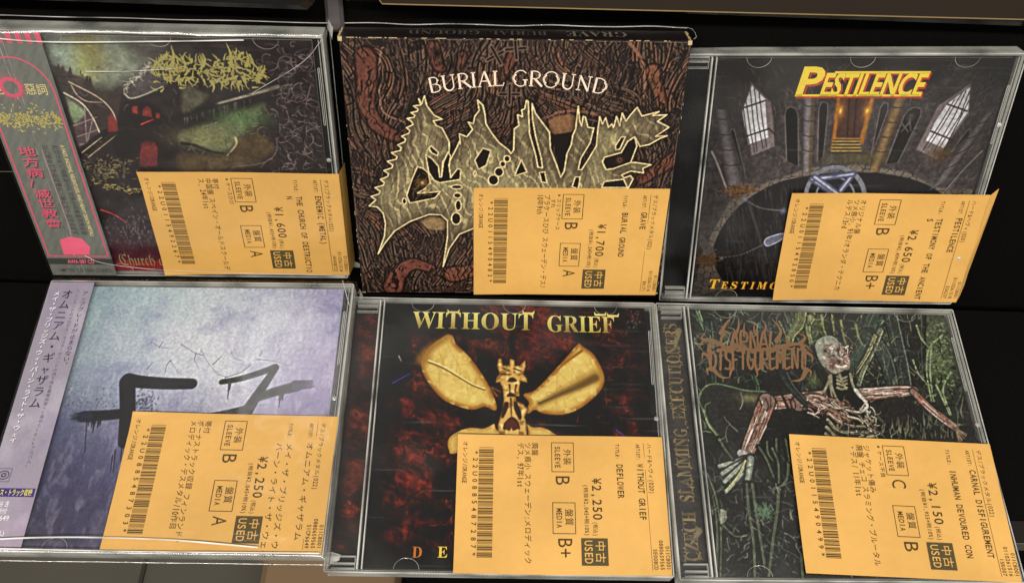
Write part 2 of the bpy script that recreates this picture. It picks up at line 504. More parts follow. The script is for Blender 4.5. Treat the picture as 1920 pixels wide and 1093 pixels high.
class Picture:
    def __init__(self, pose, x0, x1, y0, y1, step=0.3, z=0.0):
        self.pose = pose; self.z = z
        self.nx = int(round((x1 - x0) / step)) + 1; self.ny = int(round((y1 - y0) / step)) + 1
        self.xs = np.linspace(x0, x1, self.nx); self.ys = np.linspace(y0, y1, self.ny)
        self.X, self.Y = np.meshgrid(self.xs, self.ys)
        self.C = np.zeros((self.ny, self.nx, 3)) + 0.1

    def mm(self, pts):
        return measure(self.pose, pts, self.z)

    def lay(self, mask, col, sl=None):
        col = np.asarray(col, float) / 255.0
        t = self.C if sl is None else self.C[sl]
        t += (col - t) * np.clip(mask, 0, 1)[..., None]

    def window(self, lo, hi, pad):
        i0, i1 = np.searchsorted(self.xs, [lo[0] - pad, hi[0] + pad])
        j0, j1 = np.searchsorted(self.ys, [lo[1] - pad, hi[1] + pad])
        return (slice(j0, j1), slice(i0, i1))

    def seg_dist(self, p, sl, w=None):
        X = self.X[sl]; Y = self.Y[sl]
        best = np.full(X.shape, 1e9); wid = np.zeros(X.shape)
        for k in range(len(p) - 1):
            a, b = p[k], p[k + 1]
            d = b - a; L = d @ d + 1e-9
            t = np.clip(((X - a[0]) * d[0] + (Y - a[1]) * d[1]) / L, 0, 1)
            r = np.hypot(X - a[0] - t * d[0], Y - a[1] - t * d[1])
            if w is not None:
                ww = w[k] + (w[k + 1] - w[k]) * t
                m = (r - ww) < (best - wid)
                best = np.where(m, r, best); wid = np.where(m, ww, wid)
            else:
                best = np.minimum(best, r)
        return best, wid

    def stroke(self, pts, col, w0, w1=None, soft=0.25, alpha=1.0, curve=True, raw=False, tex=0.0, seed=1):
        p = np.asarray(pts, float) if raw else self.mm(pts)
        if curve: p = smooth_path(p)
        w1 = w0 if w1 is None else w1
        w0 = max(w0, 0.5); w1 = max(w1, 0.22); alpha = min(1.0, alpha * 1.3)
        w = np.linspace(w0, w1, len(p)) / 2
        sl = self.window(p.min(0), p.max(0), max(w0, w1) + soft)
        if self.X[sl].size == 0: return
        d, ww = self.seg_dist(p, sl, w)
        m = np.clip((ww - d) / soft + 0.5, 0, 1) * alpha
        if tex: m = m * np.clip(1 - tex + tex * 2 * fbm(self.X[sl], self.Y[sl], 2.0, seed, 3), 0, 1)
        self.lay(m, col, sl)

    def inside(self, p, sl):
        X = self.X[sl]; Y = self.Y[sl]
        ins = np.zeros(X.shape, bool)
        for k in range(len(p)):
            a, b = p[k], p[(k + 1) % len(p)]
            if a[1] == b[1]: continue
            c = ((a[1] > Y) != (b[1] > Y)) & (X < (b[0] - a[0]) * (Y - a[1]) / (b[1] - a[1]) + a[0])
            ins ^= c
        return ins

    def poly_mask(self, pts, soft=0.3, curve=False, raw=False):
        p = np.asarray(pts, float) if raw else self.mm(pts)
        if curve: p = smooth_path(np.vstack([p, p[:1]]))[:-1]
        sl = self.window(p.min(0), p.max(0), soft * 1.5 + 0.4)
        if self.X[sl].size == 0: return None, sl, p
        ins = self.inside(p, sl)
        d, _ = self.seg_dist(np.vstack([p, p[:1]]), sl)
        sd = np.where(ins, d, -d)
        return sd, sl, p

    def poly(self, pts, col, soft=0.3, alpha=1.0, curve=False, line=None, lw=0.5, raw=False, tex=0.0, seed=3, ts=3.0):
        sd, sl, p = self.poly_mask(pts, soft, curve, raw)
        if sd is None: return
        m = np.clip(sd / soft + 0.5, 0, 1) * alpha
        if tex: m = m * np.clip(1 - tex + tex * 2 * fbm(self.X[sl], self.Y[sl], ts, seed, 4), 0, 1)
        self.lay(m, col, sl)
        if line is not None:
            self.lay(np.clip((lw / 2 - np.abs(sd)) / 0.2 + 0.5, 0, 1), line, sl)

    def blob(self, c, rx, ry, col, alpha=1.0, power=1.0, raw=False):
        p = np.asarray(c, float) if raw else self.mm([c])[0]
        r = ((self.X - p[0]) / rx) ** 2 + ((self.Y - p[1]) / ry) ** 2
        self.lay(np.exp(-r * 1.6 * power) * alpha, col)

    def mottle(self, s, seed, amount, octv=4):
        self.C *= (1 + amount * (fbm(self.X, self.Y, s, seed, octv) - 0.5) * 2)[..., None]

    def crispen(self, r, amount, black):
        """press-sharp print: unsharp mask, then a firmer black"""
        P = np.pad(self.C, ((r + 1, r), (r + 1, r), (0, 0)), 'edge').cumsum(0).cumsum(1)
        w = 2 * r + 1
        B = (P[w:, w:] - P[:-w, w:] - P[w:, :-w] + P[:-w, :-w]) / (w * w)
        self.C = self.C + amount * (self.C - B[:self.ny, :self.nx])
        self.C = np.clip((self.C - black) * (1.0 / (1 - black)), 0.012, 0.98)
        return self

    def build(self, name, parent, z, mat='printed', thick=0.7):
        nx, ny = self.nx, self.ny
        n = nx * ny
        co = np.zeros((n, 3), np.float32)
        co[:, 0] = self.X.ravel() * 0.001; co[:, 1] = self.Y.ravel() * 0.001; co[:, 2] = z * 0.001
        idx = np.arange(n).reshape(ny, nx)
        q = np.stack([idx[:-1, :-1], idx[:-1, 1:], idx[1:, 1:], idx[1:, :-1]], -1).reshape(-1, 4)
        me = bpy.data.meshes.new(name)
        x0, x1, y0, y1 = [v * 0.001 for v in (self.xs[0], self.xs[-1], self.ys[0], self.ys[-1])]
        za = z * 0.001; zb = (z - thick) * 0.001
        ext = np.array([(x, y, zz) for zz in (za, zb) for (x, y) in ((x0, y0), (x1, y0), (x1, y1), (x0, y1))], np.float32)
        co = np.vstack([co, ext])
        e = n + np.arange(8)
        sides = np.array([(e[0], e[4], e[5], e[1]), (e[1], e[5], e[6], e[2]), (e[2], e[6], e[7], e[3]), (e[3], e[7], e[4], e[0]), (e[4], e[7], e[6], e[5])])
        q = np.vstack([q, sides])
        me.vertices.add(len(co)); me.vertices.foreach_set('co', co.ravel())
        me.loops.add(len(q) * 4); me.loops.foreach_set('vertex_index', q.astype(np.int32).ravel())
        me.polygons.add(len(q))
        me.polygons.foreach_set('loop_start', np.arange(0, len(q) * 4, 4, dtype=np.int32))
        me.polygons.foreach_set('loop_total', np.full(len(q), 4, np.int32))
        mi = np.zeros(len(q), np.int32); mi[-5:] = 1
        me.materials.append(MAT[mat]); me.materials.append(MAT['white_paper'])
        me.update(calc_edges=True)
        me.polygons.foreach_set('material_index', mi)
        at = me.color_attributes.new('ink', 'FLOAT_COLOR', 'POINT')
        c = np.ones((len(co), 4), np.float32)
        c[:n, :3] = lin(np.clip(self.C, 0, 0.999)).reshape(-1, 3)
        at.data.foreach_set('color', c.ravel())
        me.update()
        o = bpy.data.objects.new(name, me)
        COL.objects.link(o)
        o.parent = parent
        return o


def at_crop(ox, oy, s):
    """measurements taken on an enlarged detail -> photo measurements"""
    return lambda *pts: [(ox + x / s, oy + y / s) for x, y in pts]

# ------------------------------------------------------------------ the display: black back panel, black shelf, what shows round them
ROLL = math.radians(-1.9)


def slab(name, pose, boxes, mats, kind=None, label=None, cat=None, rz=ROLL):
    mb = Mesh()
    for b in boxes: mb.box(*b)
    o = mb.build(name, mats)
    o.matrix_world = pose_matrix(pose, rz)
    return tag(o, label, cat, None, kind)


slab('back_panel', BACK, [(-330, 330, -8, 300, -30, -17, 0), (-330, 330, -60, -8.2, -40, -19, 0)], ['panel'], None,
     'black board the upper row of cases leans against', 'panel')
sm = measure(BACK, [(0, 322), (60, 323)], -16.9)
slab('panel_seam', BACK, [(-330, sm[1][0], sm[0][1] - 0.14, sm[0][1] + 0.14, -17, -16.8, 0)], ['rail'], None,
     'thin pale joint line across the black board at the far left', 'joint', 0.0)
slab('shelf', SHELF, [(-330, 330, -98.6, 3, -24, -11.4, 0)], ['panel'], None,
     'black shelf board under the lower row of cases', 'shelf')
slab('shelf_lip', SHELF, [(-330, 330, -108.2, -98.8, -24, -12.0, 0), (-330, 330, -108.7, -108.3, -24, -11.9, 1)], ['lip', 'rail'], None,
     'dark brown front lip of the shelf with a thin pale edge', 'shelf lip')

top_rail = thing('upper_rail', 'glossy black rail above the upper row, left of the grey post', 'rail', pose_matrix(BACK, ROLL))
mb = Mesh(); mb.bevel_box(-330, -84, 136, 200, -17, 4, 2.5); mb.build('rail_body', ['gloss'], top_rail)
top_rail2 = thing('upper_rail', 'glossy black rail above the upper row, right of the grey post', 'rail', pose_matrix(BACK, ROLL))
mb = Mesh(); mb.bevel_box(-73.5, 330, 139, 200, -17, 1, 2.5); mb.build('rail_body', ['gloss'], top_rail2)
mb = Mesh(); mb.bevel_box(-82.4, -75, 122, 200, -16.6, -12, 1.5, 0)
post = mb.build('grey_post', ['post']); post.matrix_world = pose_matrix(BACK, ROLL)
tag(post, 'narrow grey upright post in the gap between the two black rails', 'post')

# brown plate standing in front of the right rail, chamfered lower left corner, pale rim
pc = measure(BACK, [(712, -60), (712, 2), (717, 8), (1990, 39), (1990, -60)], 8)
plate = thing('brown_plate', 'dark brown plate with a thin pale gold rim above the upper row', 'plate', pose_matrix(BACK))
mb = Mesh()
fr = [(x, y, 8.0) for x, y in pc]; bk = [(x, y, 5.5) for x, y in pc]
mb.poly(fr); mb.poly(list(reversed(bk)))
for k in range(5):
    j = (k + 1) % 5
    mb.poly([bk[k], bk[j], fr[j], fr[k]])
mb.build('plate_board', ['brown'], plate)
mb = Mesh(); mb.tube([(x, y, 8.0) for x, y in pc[:4]], 0.24)
mb.build('plate_rim', ['gold'], plate)

# floor far below the front of the shelf
mb = Mesh(); mb.box(-6000, 6000, -4000, 4000, -40, 0)
floor = mb.build('floor', ['floor']); tag(floor, 'grey tiled shop floor', None, None, 'structure')
mb = Mesh()
for k in range(-6, 7):
    mb.box(k * 300 + 20 - 3, k * 300 + 20 + 3, -2000, 600, 0.2, 4)
    mb.box(-2000, 2000, k * 300 - 3, k * 300 + 3, 0.2, 3)
seams = mb.build('floor_joints', ['seam'], floor)
mb = Mesh(); mb.bevel_box(-360, -150, -300, 480, 4.5, 120, 10)
board = mb.build('low_wooden_step', ['wood']); tag(board, 'low brown wooden step on the floor below the shelf front', 'step')
mb = Mesh(); mb.bevel_box(-146, 2200, -300, 700, 4.5, 160, 8)
plinth = mb.build('black_plinth', ['panel']); tag(plinth, 'low black plinth on the floor beside the brown step', 'plinth')


# ------------------------------------------------------------------ jewel cases
def arc_tab(mb, x, y, up, r=5.2, z=-1.5, mat=0):
    s = -1 if up else 1
    pts = [(x + r * math.cos(a), y + s * r * 0.86 * math.sin(a), z) for a in np.linspace(0, math.pi, 15)]
    mb.tube(pts, 0.10, mat, 5)


def jewel_case(k, label, strip='black', serr_top=True, serr_bottom=False):
    t = thing('cd_case', label, 'cd case', pose_matrix(POSE[k]), 'clear plastic cd cases on the black display')
    # base half: floor, walls, spine
    mb = Mesh()
    mb.box(-71, 71, -62.2, 62.2, -10.2, -9.2)
    mb.box(69.9, 71, -61.0, 61.0, -9.1, -1.5)
    mb.box(-71, -69.9, -61.0, 61.0, -9.1, -3.0)
    for s in (-1, 1):
        mb.box(-69.8, -57.0, s * 62.2 - 1.2 * (s > 0), s * 62.2 + 1.2 * (s < 0), -9.1, -1.6)
        mb.box(-56.6, 69.8, s * 60.5 - 0.3, s * 60.5 + 0.3, -9.1, -8.7)
    mb.build('case_base', ['rim'], t)
    # tray
    mb = Mesh()
    mb.box(-56.0, 69.0, -60, 60, -8.6, -4.6, 0)
    mb.box(-69.6, -56.4, -60.2, 60.2, -8.8, -4.4, 0)
    tray = mb.build('disc_tray', ['tray'], t)
    if strip == 'black':
        mb = Mesh()
        for q in range(15):
            x = -69.0 + q * 0.86
            mb.bevel_box(x, x + 0.5, -59.6, 59.6, -4.6, -3.7, 0.16, 0)
        mb.build('ribbed_hinge_strip', ['ridge'], t)
    # lid: window plate, long walls, hinge arms
    mb = Mesh()
    mb.bevel_box(-71, 71, -62.25, 62.25, -1.2, 0.0, 0.25)
    lid = mb.build('lid', ['clear'], t)
    for s in (-1, 1):
        mb = Mesh()
        mb.box(-57.0, 71, s * 62.25 - 1.1 * (s > 0), s * 62.25 + 1.1 * (s < 0), -9.6, -1.25)
        if (serr_top and s > 0) or (serr_bottom and s < 0):
            for q in range(118):
                x = -55 + q * 1.05
                y = s * 62.3
                mb.mesh([(x, y, -6.2), (x + 0.8, y, -6.2), (x + 0.4, y + s * 0.32, -6.0), (x, y, -1.6), (x + 0.8, y, -1.6), (x + 0.4, y + s * 0.32, -1.9)],
                        [(0, 1, 2), (3, 5, 4), (0, 2, 5, 3), (1, 4, 5, 2)])
        for (a, b) in ((-30, -21), (22, 31)):
            mb.box(a, b, s * 61.8 - 0.5, s * 61.8 + 0.5, -1.9, -1.26)
        mb.build('lid_wall', ['rim'], lid)
        for x in (-38, 5, 48):
            mb = Mesh()
            arc_tab(mb, x, s * 60.6, s > 0)
            mb.build('booklet_tab', ['edge'], lid)
    for xa, xb, zz in ((-58.2, -57.5, -2.2), (-56.2, -55.7, -2.0)):   # long rails where the window meets the hinge strip
        mb = Mesh(); mb.bevel_box(xa, xb, -61, 61, zz, 0.12, 0.12)
        mb.build('hinge_rail', ['edge'], lid)
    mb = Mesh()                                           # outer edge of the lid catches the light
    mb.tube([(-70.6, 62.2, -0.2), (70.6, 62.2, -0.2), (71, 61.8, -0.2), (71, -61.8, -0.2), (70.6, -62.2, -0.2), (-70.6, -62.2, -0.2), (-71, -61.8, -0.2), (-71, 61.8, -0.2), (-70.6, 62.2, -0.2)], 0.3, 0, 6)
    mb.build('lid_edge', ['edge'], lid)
    mb = Mesh(); mb.tube([(69.0, -60.5, -1.6), (69.0, 60.5, -1.6)], 0.16, 0, 5)
    mb.build('lid_ridge', ['edge'], lid)
    mb = Mesh()
    mb.tube([(67.6, 22, -1.4), (67.6, 48, -1.4), (67.9, 48.4, -1.4), (68.3, 48, -1.4), (68.3, 22, -1.4), (67.9, 21.6, -1.4), (67.6, 22, -1.4)], 0.17, 0, 5)
    mb.build('booklet_clip', ['edge'], lid)
    for s in (-1, 1):                                     # hinge blocks at both ends of the strip
        mb = Mesh()
        for (x0, x1, y0, y1) in ((-68.6, -58.8, 55.6, 56.0), (-68.4, -58.8, 58.3, 59.0), (-68.6, -58.8, 60.3, 61.0), (-59.1, -58.8, 56.1, 60.2)):
            mb.box(x0, x1, min(s * y0, s * y1), max(s * y0, s * y1), -3.4, -1.3)
        mb.build('hinge_block', ['rim'], lid)
    for y in (-14.0, 5.0) if k != 3 else (31.0, -36.0):
        mb = Mesh(); x = 68.2
        ring = [(x + 1.1 * math.cos(q * math.pi / 4), y + 1.1 * math.sin(q * math.pi / 4), 0.15) for q in range(8)]
        mb.mesh(ring + [(x, y, 0.75)], [(q, (q + 1) % 8, 8) for q in range(8)])
        mb.build('catch_stud', ['edge'], lid)
    return t


def clear_sleeve(parent, seed, zf, x0=-72.3, x1=72.3, y0=-63.6, y1=63.6, zb=-11.2, ridges=(), amp=0.3, flap=True, crease_glints=()):
    """thin clear bag drawn over a case; ridges = (y, height, width, x from, x to, slope) folds in the front film"""
    nx, ny = 150, 132
    xs = np.linspace(x0, x1, nx); ys = np.linspace(y0, y1, ny)
    X, Y = np.meshgrid(xs, ys)
    Z = zf + amp * (fbm(X, Y * 0.6, 30, seed, 3) - 0.35) * 2
    Z += 0.25 * amp * np.abs(fbm(X + Y, Y - X, 18, seed + 5, 2) - 0.5) * 4
    for (yy, hh, ww, xa, xb, sl) in ridges:
        yc = yy + sl * (X / 70) ** 2
        env = np.clip((X - xa) / 12, 0, 1) * np.clip((xb - X) / 12, 0, 1)
        Z += hh * env * np.exp(-((Y - yc) / ww) ** 2)
    edge = np.minimum(np.minimum(X - x0, x1 - X), np.minimum(Y - y0, y1 - Y))
    Z -= 1.0 * np.exp(-edge / 0.9)
    mb = Mesh()
    mb.v = [(a, b, c) for a, b, c in zip(X.ravel(), Y.ravel(), Z.ravel())]
    mb.c = [None] * len(mb.v)
    for j in range(ny - 1):
        for i in range(nx - 1):
            a = j * nx + i
            mb.f.append((a, a + 1, a + nx + 1, a + nx)); mb.m.append(0)
    z1 = zf - 1.0
    mb.poly([(x0, y1, z1), (x0, y1, zb), (x1, y1, zb), (x1, y1, z1)])
    mb.poly([(x0, y0, z1), (x1, y0, z1), (x1, y0, zb), (x0, y0, zb)])
    mb.poly([(x1, y0, z1), (x1, y1, z1), (x1, y1, zb), (x1, y0, zb)])
    mb.poly([(x0, y0, z1), (x0, y0, zb), (x0, y1, zb), (x0, y1, z1)])
    s = mb.build('clear_sleeve', ['film'], parent, True)
    loop = [(x0, y1, zb), (x1, y1, zb), (x1, y0, zb), (x0, y0, zb)]
    pts = []
    for i in range(3):
        a, b = loop[i], loop[i + 1]
        pts += [(a[0] + (b[0] - a[0]) * q, a[1] + (b[1] - a[1]) * q, a[2] + 0.25 * math.sin(q * 19 + seed)) for q in np.linspace(0, 1, 40)]
    mb = Mesh(); mb.tube(pts, 0.17, 0, 5)
    mb.build('sleeve_seam', ['edge'], s)
    for path, r in crease_glints:  # pale tubes laid along the folds as painted highlight lines
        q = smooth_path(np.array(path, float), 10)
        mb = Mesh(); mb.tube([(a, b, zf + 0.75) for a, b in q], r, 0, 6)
        mb.build('sleeve_crease_glint', ['crease_glint'], s)
    if flap:
        mb = Mesh(); mb.poly([(x1, y1 + 1.5, zb), (x1 + 1.6, y1 - 2, zb), (x1 + 1.2, y1 - 6, zb + 3), (x1, y1, zb + 4)])
        mb.build('sleeve_flap', ['edge'], s)
        mb = Mesh(); mb.poly([(x1, y0 + 5, zb + 2), (x1 + 4.4, y0 + 3.6, zb + 3), (x1 + 4.0, y0 + 1.4, zb + 3), (x1, y0, zb + 1)])
        mb.build('sleeve_flap', ['edge'], s)
    return s


# ------------------------------------------------------------------ price tags
C39 = {'0': 'nnnwwnwnn', '1': 'wnnwnnnnw', '2': 'nnwwnnnnw', '3': 'wnwwnnnnn', '4': 'nnnwwnnnw', '5': 'wnnwwnnnn', '6': 'nnwwwnnnn',
       '7': 'nnnwnnwnw', '8': 'wnnwnnwnn', '9': 'nnwwnnwnn', 'U': 'wwnnnnnnw', '*': 'nwnnwnwnn'}
TAGS = {
    1: dict(q=[(257, 320), (632, 325)], genre='デス/ブラックメタル(022)', artist='ENDEMIC (METAL)', title=['THE CHURCH OF DESTRUCTIO', 'N'], price='¥1,600', tax='(税抜¥1,455+税10%)',
            a='B', b='A', note=['※ケースひび'], lines=['帯付', '中国盤 スペイン・オールドスクールデ', 'ス, 24年1st'], num='*22U0115492267*', codes=['011C8001', '0110261518', 'ARA087CD'],
            label='orange price tag on the case with the grey paper band, priced ¥1,600'),
    2: dict(q=[(888, 350), (1259, 354)], genre='デス/ブラックメタル(022)', artist='GRAVE', title=['BURIAL GROUND'], price='¥1,700', tax='(税抜¥1,545+税10%)',
            a='B', b='A', note=['※スリップケース', 'すれ'], lines=['プラケースひび スウェーデン・デス/', '10年9th'], num='*22U0115490483*', codes=['011C8001', '0110261516', 'RR171'],
            label='orange price tag on the dark cardboard slipcase, priced ¥1,700'),
    3: dict(q=[(1484, 360), (1848, 365)], genre='ハード&ヘヴィ(020)', artist='PESTILENCE', title=['TESTIMONY OF THE ANCIENT', 'S'], price='¥2,650', tax='(税抜¥2,409+税10%)',
            a='B', b='B+', note=[], lines=['オリジナル盤', 'ツメ痕小, 91年/オランダ・テクニカ', 'ルデス/3rd'], num='*22U0115492850*', codes=['011C8001', '0110261518', 'E36237'],
            label='orange price tag with a loose side flap on the dungeon cover, priced ¥2,650'),
    4: dict(q=[(251, 773), (633, 781)], genre='デス/ブラックメタル(022)', artist='オムニアム・ギャザラム', title=['メイ・ザ・ブリッジズ・ウィ・', 'バーン・ライト・ザ・ウェイ'], price='¥2,250', tax='(税抜¥2,045+税10%)',
            a='B', b='A', note=[], lines=['帯付', 'ボーナストラック収録 フィンランド・', 'メロディック・デスメタル/10作目'], num='*22U0885487303*', codes=['011C8001', '0880659565', 'SICP6649'],
            label='orange price tag on the pale blue and purple cover, priced ¥2,250'),
    5: dict(q=[(859, 815), (1248, 820)], genre='ハード&ヘヴィ(020)', artist='WITHOUT GRIEF', title=['DEFLOWER'], price='¥2,250', tax='(税抜¥2,045+税10%)',
            a='B', b='B+', note=[], lines=['廃盤', 'ツメ痕小 スウェーデン:メロディック', 'デス, 97年1st'], num='*22U0885487287*', codes=['011C8001', '0880659565', 'SE008CD'],
            label='orange price tag on the red cover with the winged bone, priced ¥2,250'),
    6: dict(q=[(1478, 815), (1857, 833)], genre='デス/ブラックメタル(022)', artist='CARNAL DISFIGUREMENT', title=['INHUMAN DEVOURED CON'], price='¥2,150', tax='(税抜¥1,955+税10%)',
            a='C', b='B', note=['※ケース不良'], lines=['ジャケット傷み', '廃盤 チェコ スラミング・ブルータル', '・デス/ 11年1st'], num='*22U0115490499*', codes=['011C8001', '0110261516', 'ISR007'],
            label='orange price tag on the green forest cover, priced ¥2,150'),
}


def units(s):
    return sum(2 if wide(c) else 1 for c in s)


def price_tag(k):
    d = TAGS[k]
    q = measure(POSE[k], d['q'])
    ex = (q[1] - q[0]) / np.linalg.norm(q[1] - q[0]); ey = np.array([-ex[1], ex[0]])
    W, H, z0 = 89.0, 58.4, 0.32
    rs = np.random.RandomState(k)
    ph = rs.rand(4) * 6

    def bend(s, t):
        return 0.22 * math.sin(s * 0.06 + ph[0]) * math.sin(t * 0.045 + ph[1]) + 0.10 * math.sin(t * 0.09 + ph[2]) + 0.06 * math.sin(s * 0.21 + ph[3]) + 1.3 * max(0.0, (s - 46) / 12.4) ** 2 * max(0.0, 1 - t / 26) * (0.4 + 0.6 * (k % 2)) + 0.9 * max(0.0, (10 - s) / 10) ** 2 * max(0.0, 1 - t / 30)

    def at(s, t, dz=0.0):
        return (t, -s, dz + 0.42 + bend(s, t))
    mb = Mesh()
    n, m = 30, 44
    base = len(mb.v)
    for i in range(n + 1):
        for j in range(m + 1):
            mb.v.append(at(H * i / n, W * j / m)); mb.c.append(None)
    for i in range(n):
        for j in range(m):
            a = i * (m + 1) + j
            mb.f.append((a, a + m + 1, a + m + 2, a + 1)); mb.m.append(0)
    ring = [(0, t) for t in np.linspace(0, W, 12)] + [(s, W) for s in np.linspace(0, H, 12)[1:]] + [(H, t) for t in np.linspace(W, 0, 12)[1:]] + [(s, 0) for s in np.linspace(H, 0, 12)[1:-1]]
    for i in range(len(ring)):
        a, b = ring[i], ring[(i + 1) % len(ring)]
        mb.poly([at(*a), at(*b), at(*b, dz=-0.14), at(*a, dz=-0.14)], 0)
    if k == 1:                                       # folded down over the side of the case
        pts = [at(s, W) for s in np.linspace(0, H, 10)]
        for i in range(9):
            a, b = pts[i], pts[i + 1]
            mb.poly([a, b, (b[0] + 1.7, b[1], -8.6), (a[0] + 1.7, a[1], -9.4)], 0)
    if k == 3:
        mb.poly([at(0.3, W), at(20, W), at(40, W), at(58, W), (W + 3.2, -58.0, -4.0), (W + 6.0, -53.0, -8.0), (W + 5.6, -30, -8.5), (W + 5.4, -10, -6.5), (W + 4.2, 2.2, -2.0)], 0)
    L = 0.09

    def P(a, b):
        return at(a, b, L)

    def rule(s0, s1, t0, t1, w=0.16, mat=1):
        mb.poly([P(s0, t0 - w / 2), P(s1, t1 - w / 2), P(s1, t1 + w / 2), P(s0, t0 + w / 2)], mat)

    def frame(s0, s1, t0, t1, w=0.3):
        for (a, b, c, e) in ((s0, s1, t0, t0 + w), (s0, s1, t1 - w, t1), (s0, s0 + w, t0 + w, t1 - w), (s1 - w, s1, t0 + w, t1 - w)):
            mb.poly([P(a, c), P(b, c), P(b, e), P(a, e)], 1)
    pitch = 0.86                                      # half-width pitch of the small print, mm
    write_cells(mb, d['genre'], 3.0, 3.0 + units(d['genre']) * 1.22, 82.0, 2.0, P, 1, 0.012)
    rule(3.0, 56.5, 80.6, 81.2)
    write_cells(mb, 'ARTIST:', 3.3, 10.6, 77.2, 1.7, P, 1, 0.014)
    write_cells(mb, d['artist'], 12.0, 12.0 + units(d['artist']) * (1.88 if wide(d['artist'][0]) else 1.86), 77.2, 2.8, P, 1, 0.02)
    write_cells(mb, 'TITLE:', 3.4, 10.5, 68.3, 1.6, P, 1, 0.014)
    for i, ln in enumerate(d['title']):
        write_cells(mb, ln, 12.4, 12.4 + units(ln) * 1.86, 68.4 - i * 4.3, 2.8, P, 1, 0.02)
    write_cells(mb, d['price'], 18.3, 36.4, 57.6, 4.0, P, 1, 0.012)
    write_cells(mb, '(税込)', 37.0, 42.8, 57.5, 1.9, P, 1, 0.014)
    write_cells(mb, d['tax'], 21.3, 42.8, 54.0, 1.8, P, 1, 0.014)
    mb.poly([P(43.7, 52.3), P(54.7, 52.3), P(54.7, 63.3), P(43.7, 63.3)], 2)
    L = 0.16
    write_cells(mb, '中古', 44.6, 53.9, 58.2, 3.9, P, 0, 0.012)
    write_cells(mb, 'USED', 44.5, 54.0, 53.7, 3.4, P, 0, 0.012)
    L = 0.09
    frame(3.0, 16.1, 40.5, 50.2)
    write_cells(mb, '外装', 6.0, 13.2, 45.7, 3.2, P, 1, 0.01)
    write_cells(mb, 'SLEEVE', 4.7, 14.5, 42.0, 2.4, P, 1, 0.014)
    write_fit(mb, d['a'], 17.9, 21.6, 42.2, 6.3, P, 1)
    frame(29.0, 42.1, 40.6, 50.3)
    write_cells(mb, '盤質', 31.7, 38.9, 46.0, 3.2, P, 1, 0.01)
    write_cells(mb, 'MEDIA', 31.4, 39.7, 42.3, 2.4, P, 1, 0.014)
    write_fit(mb, d['b'], 44.0, 51.5 if len(d['b']) > 1 else 47.9, 42.8, 6.2, P, 1)
    for i, ln in enumerate(d['note']):
        write_cells(mb, ln, 3.0 + 2.6 * (i > 0), 3.0 + 2.6 * (i > 0) + units(ln) * 1.2, 37.9 - i * 2.6, 2.0, P, 1, 0.014)
    for i, ln in enumerate(d['lines']):
        write_cells(mb, ln, 3.2, 3.2 + units(ln) * 1.51, 32.4 - i * 3.1 - 0.3, 2.7, P, 1, 0.014)
    write_cells(mb, d['num'], 6.4, 52.2, 6.8, 2.1, P, 1, 0.014)
    write_cells(mb, 'オレンジ/ORANGE', 3.0, 21.4, 2.4, 2.0, P, 1, 0.014)
    for i, cd in enumerate(d['codes']):
        write_cells(mb, cd, 56.2 - len(cd) * 1.2, 56.2, 87.0 - i * 2.55, 1.7, P, 1, 0.014)
    pos = 0.0; bars = []
    for ch in d['num']:
        for i, w in enumerate(C39[ch]):
            ww = 2.6 if w == 'w' else 1.0
            if i % 2 == 0: bars.append((pos, pos + ww))
            pos += ww
        pos += 1.0
    f = 46.6 / pos
    for a, b in bars:
        mb.poly([P(5.6 + a * f, 9.3), P(5.6 + b * f - 0.02, 9.3), P(5.6 + b * f - 0.02, 15.6), P(5.6 + a * f, 15.6)], 1)
    o = mb.build('price_tag', ['paper', 'ink', 'inkbox'])
    ang = math.atan2(ex[1], ex[0])
    o.matrix_world = pose_matrix(POSE[k]) @ Matrix.Translation((q[0][0] * 0.001, q[0][1] * 0.001, 0.00002)) @ Matrix.Rotation(ang, 4, 'Z')
    tag(o, d['label'], 'price tag', 'orange price tags on the cases')
    return o

# ------------------------------------------------------------------ printed covers
BK = dict(x0=-55.4, x1=66.4, y0=-60.6, y1=60.2)


def curve_pts(rs, p, length, ang, bend, n=6):
    out = [p]
    for _ in range(n):
        ang += bend + rs.normal(0, 0.25)
        out.append((out[-1][0] + math.cos(ang) * length / n, out[-1][1] + math.sin(ang) * length / n))
    return out


def flow_pts(p, length, field, n=7):
    out = [p]
    for _ in range(n):
        a = field(*out[-1])
        out.append((out[-1][0] + math.cos(a) * length / n, out[-1][1] + math.sin(a) * length / n))
    return out


def spiky_word(pic, pts, col, rs, n=110, reach=2.2, inner=0.75, raw=True):
    """thorny lettering: a dense band of tapering hooked strokes with spikes breaking out of it; pts = (x, y centre, half height)"""
    P = np.asarray(pts, float)
    x0, x1 = P[0, 0], P[-1, 0]
    for i in range(n):
        x = rs.uniform(x0, x1)
        c = np.interp(x, P[:, 0], P[:, 1]); h = np.interp(x, P[:, 0], P[:, 2])
        y = c + rs.uniform(-0.85, 0.85) * h
        a = rs.choice([math.pi / 2, -math.pi / 2, 0.9, 2.2, -0.9, -2.2, 0.2, 2.9]) + rs.normal(0, 0.25)
        pic.stroke(curve_pts(rs, (x, y), rs.uniform(1.6, 3.8) * reach / 2.2, a, rs.normal(0, 0.22), 4), col, inner * rs.uniform(0.8, 1.5), 0.12, 0.22, raw=True)
    for i in range(n // 3):
        x = rs.uniform(x0, x1)
        c = np.interp(x, P[:, 0], P[:, 1]); h = np.interp(x, P[:, 0], P[:, 2])
        up = rs.choice([-1, 1])
        pic.stroke(curve_pts(rs, (x, c + up * h * 0.7), rs.uniform(0.7, 1.3) * reach * 1.7, up * math.pi / 2 + rs.normal(0, 0.35), rs.normal(0, 0.15), 4), col, inner * 1.2, 0.08, 0.2, raw=True)


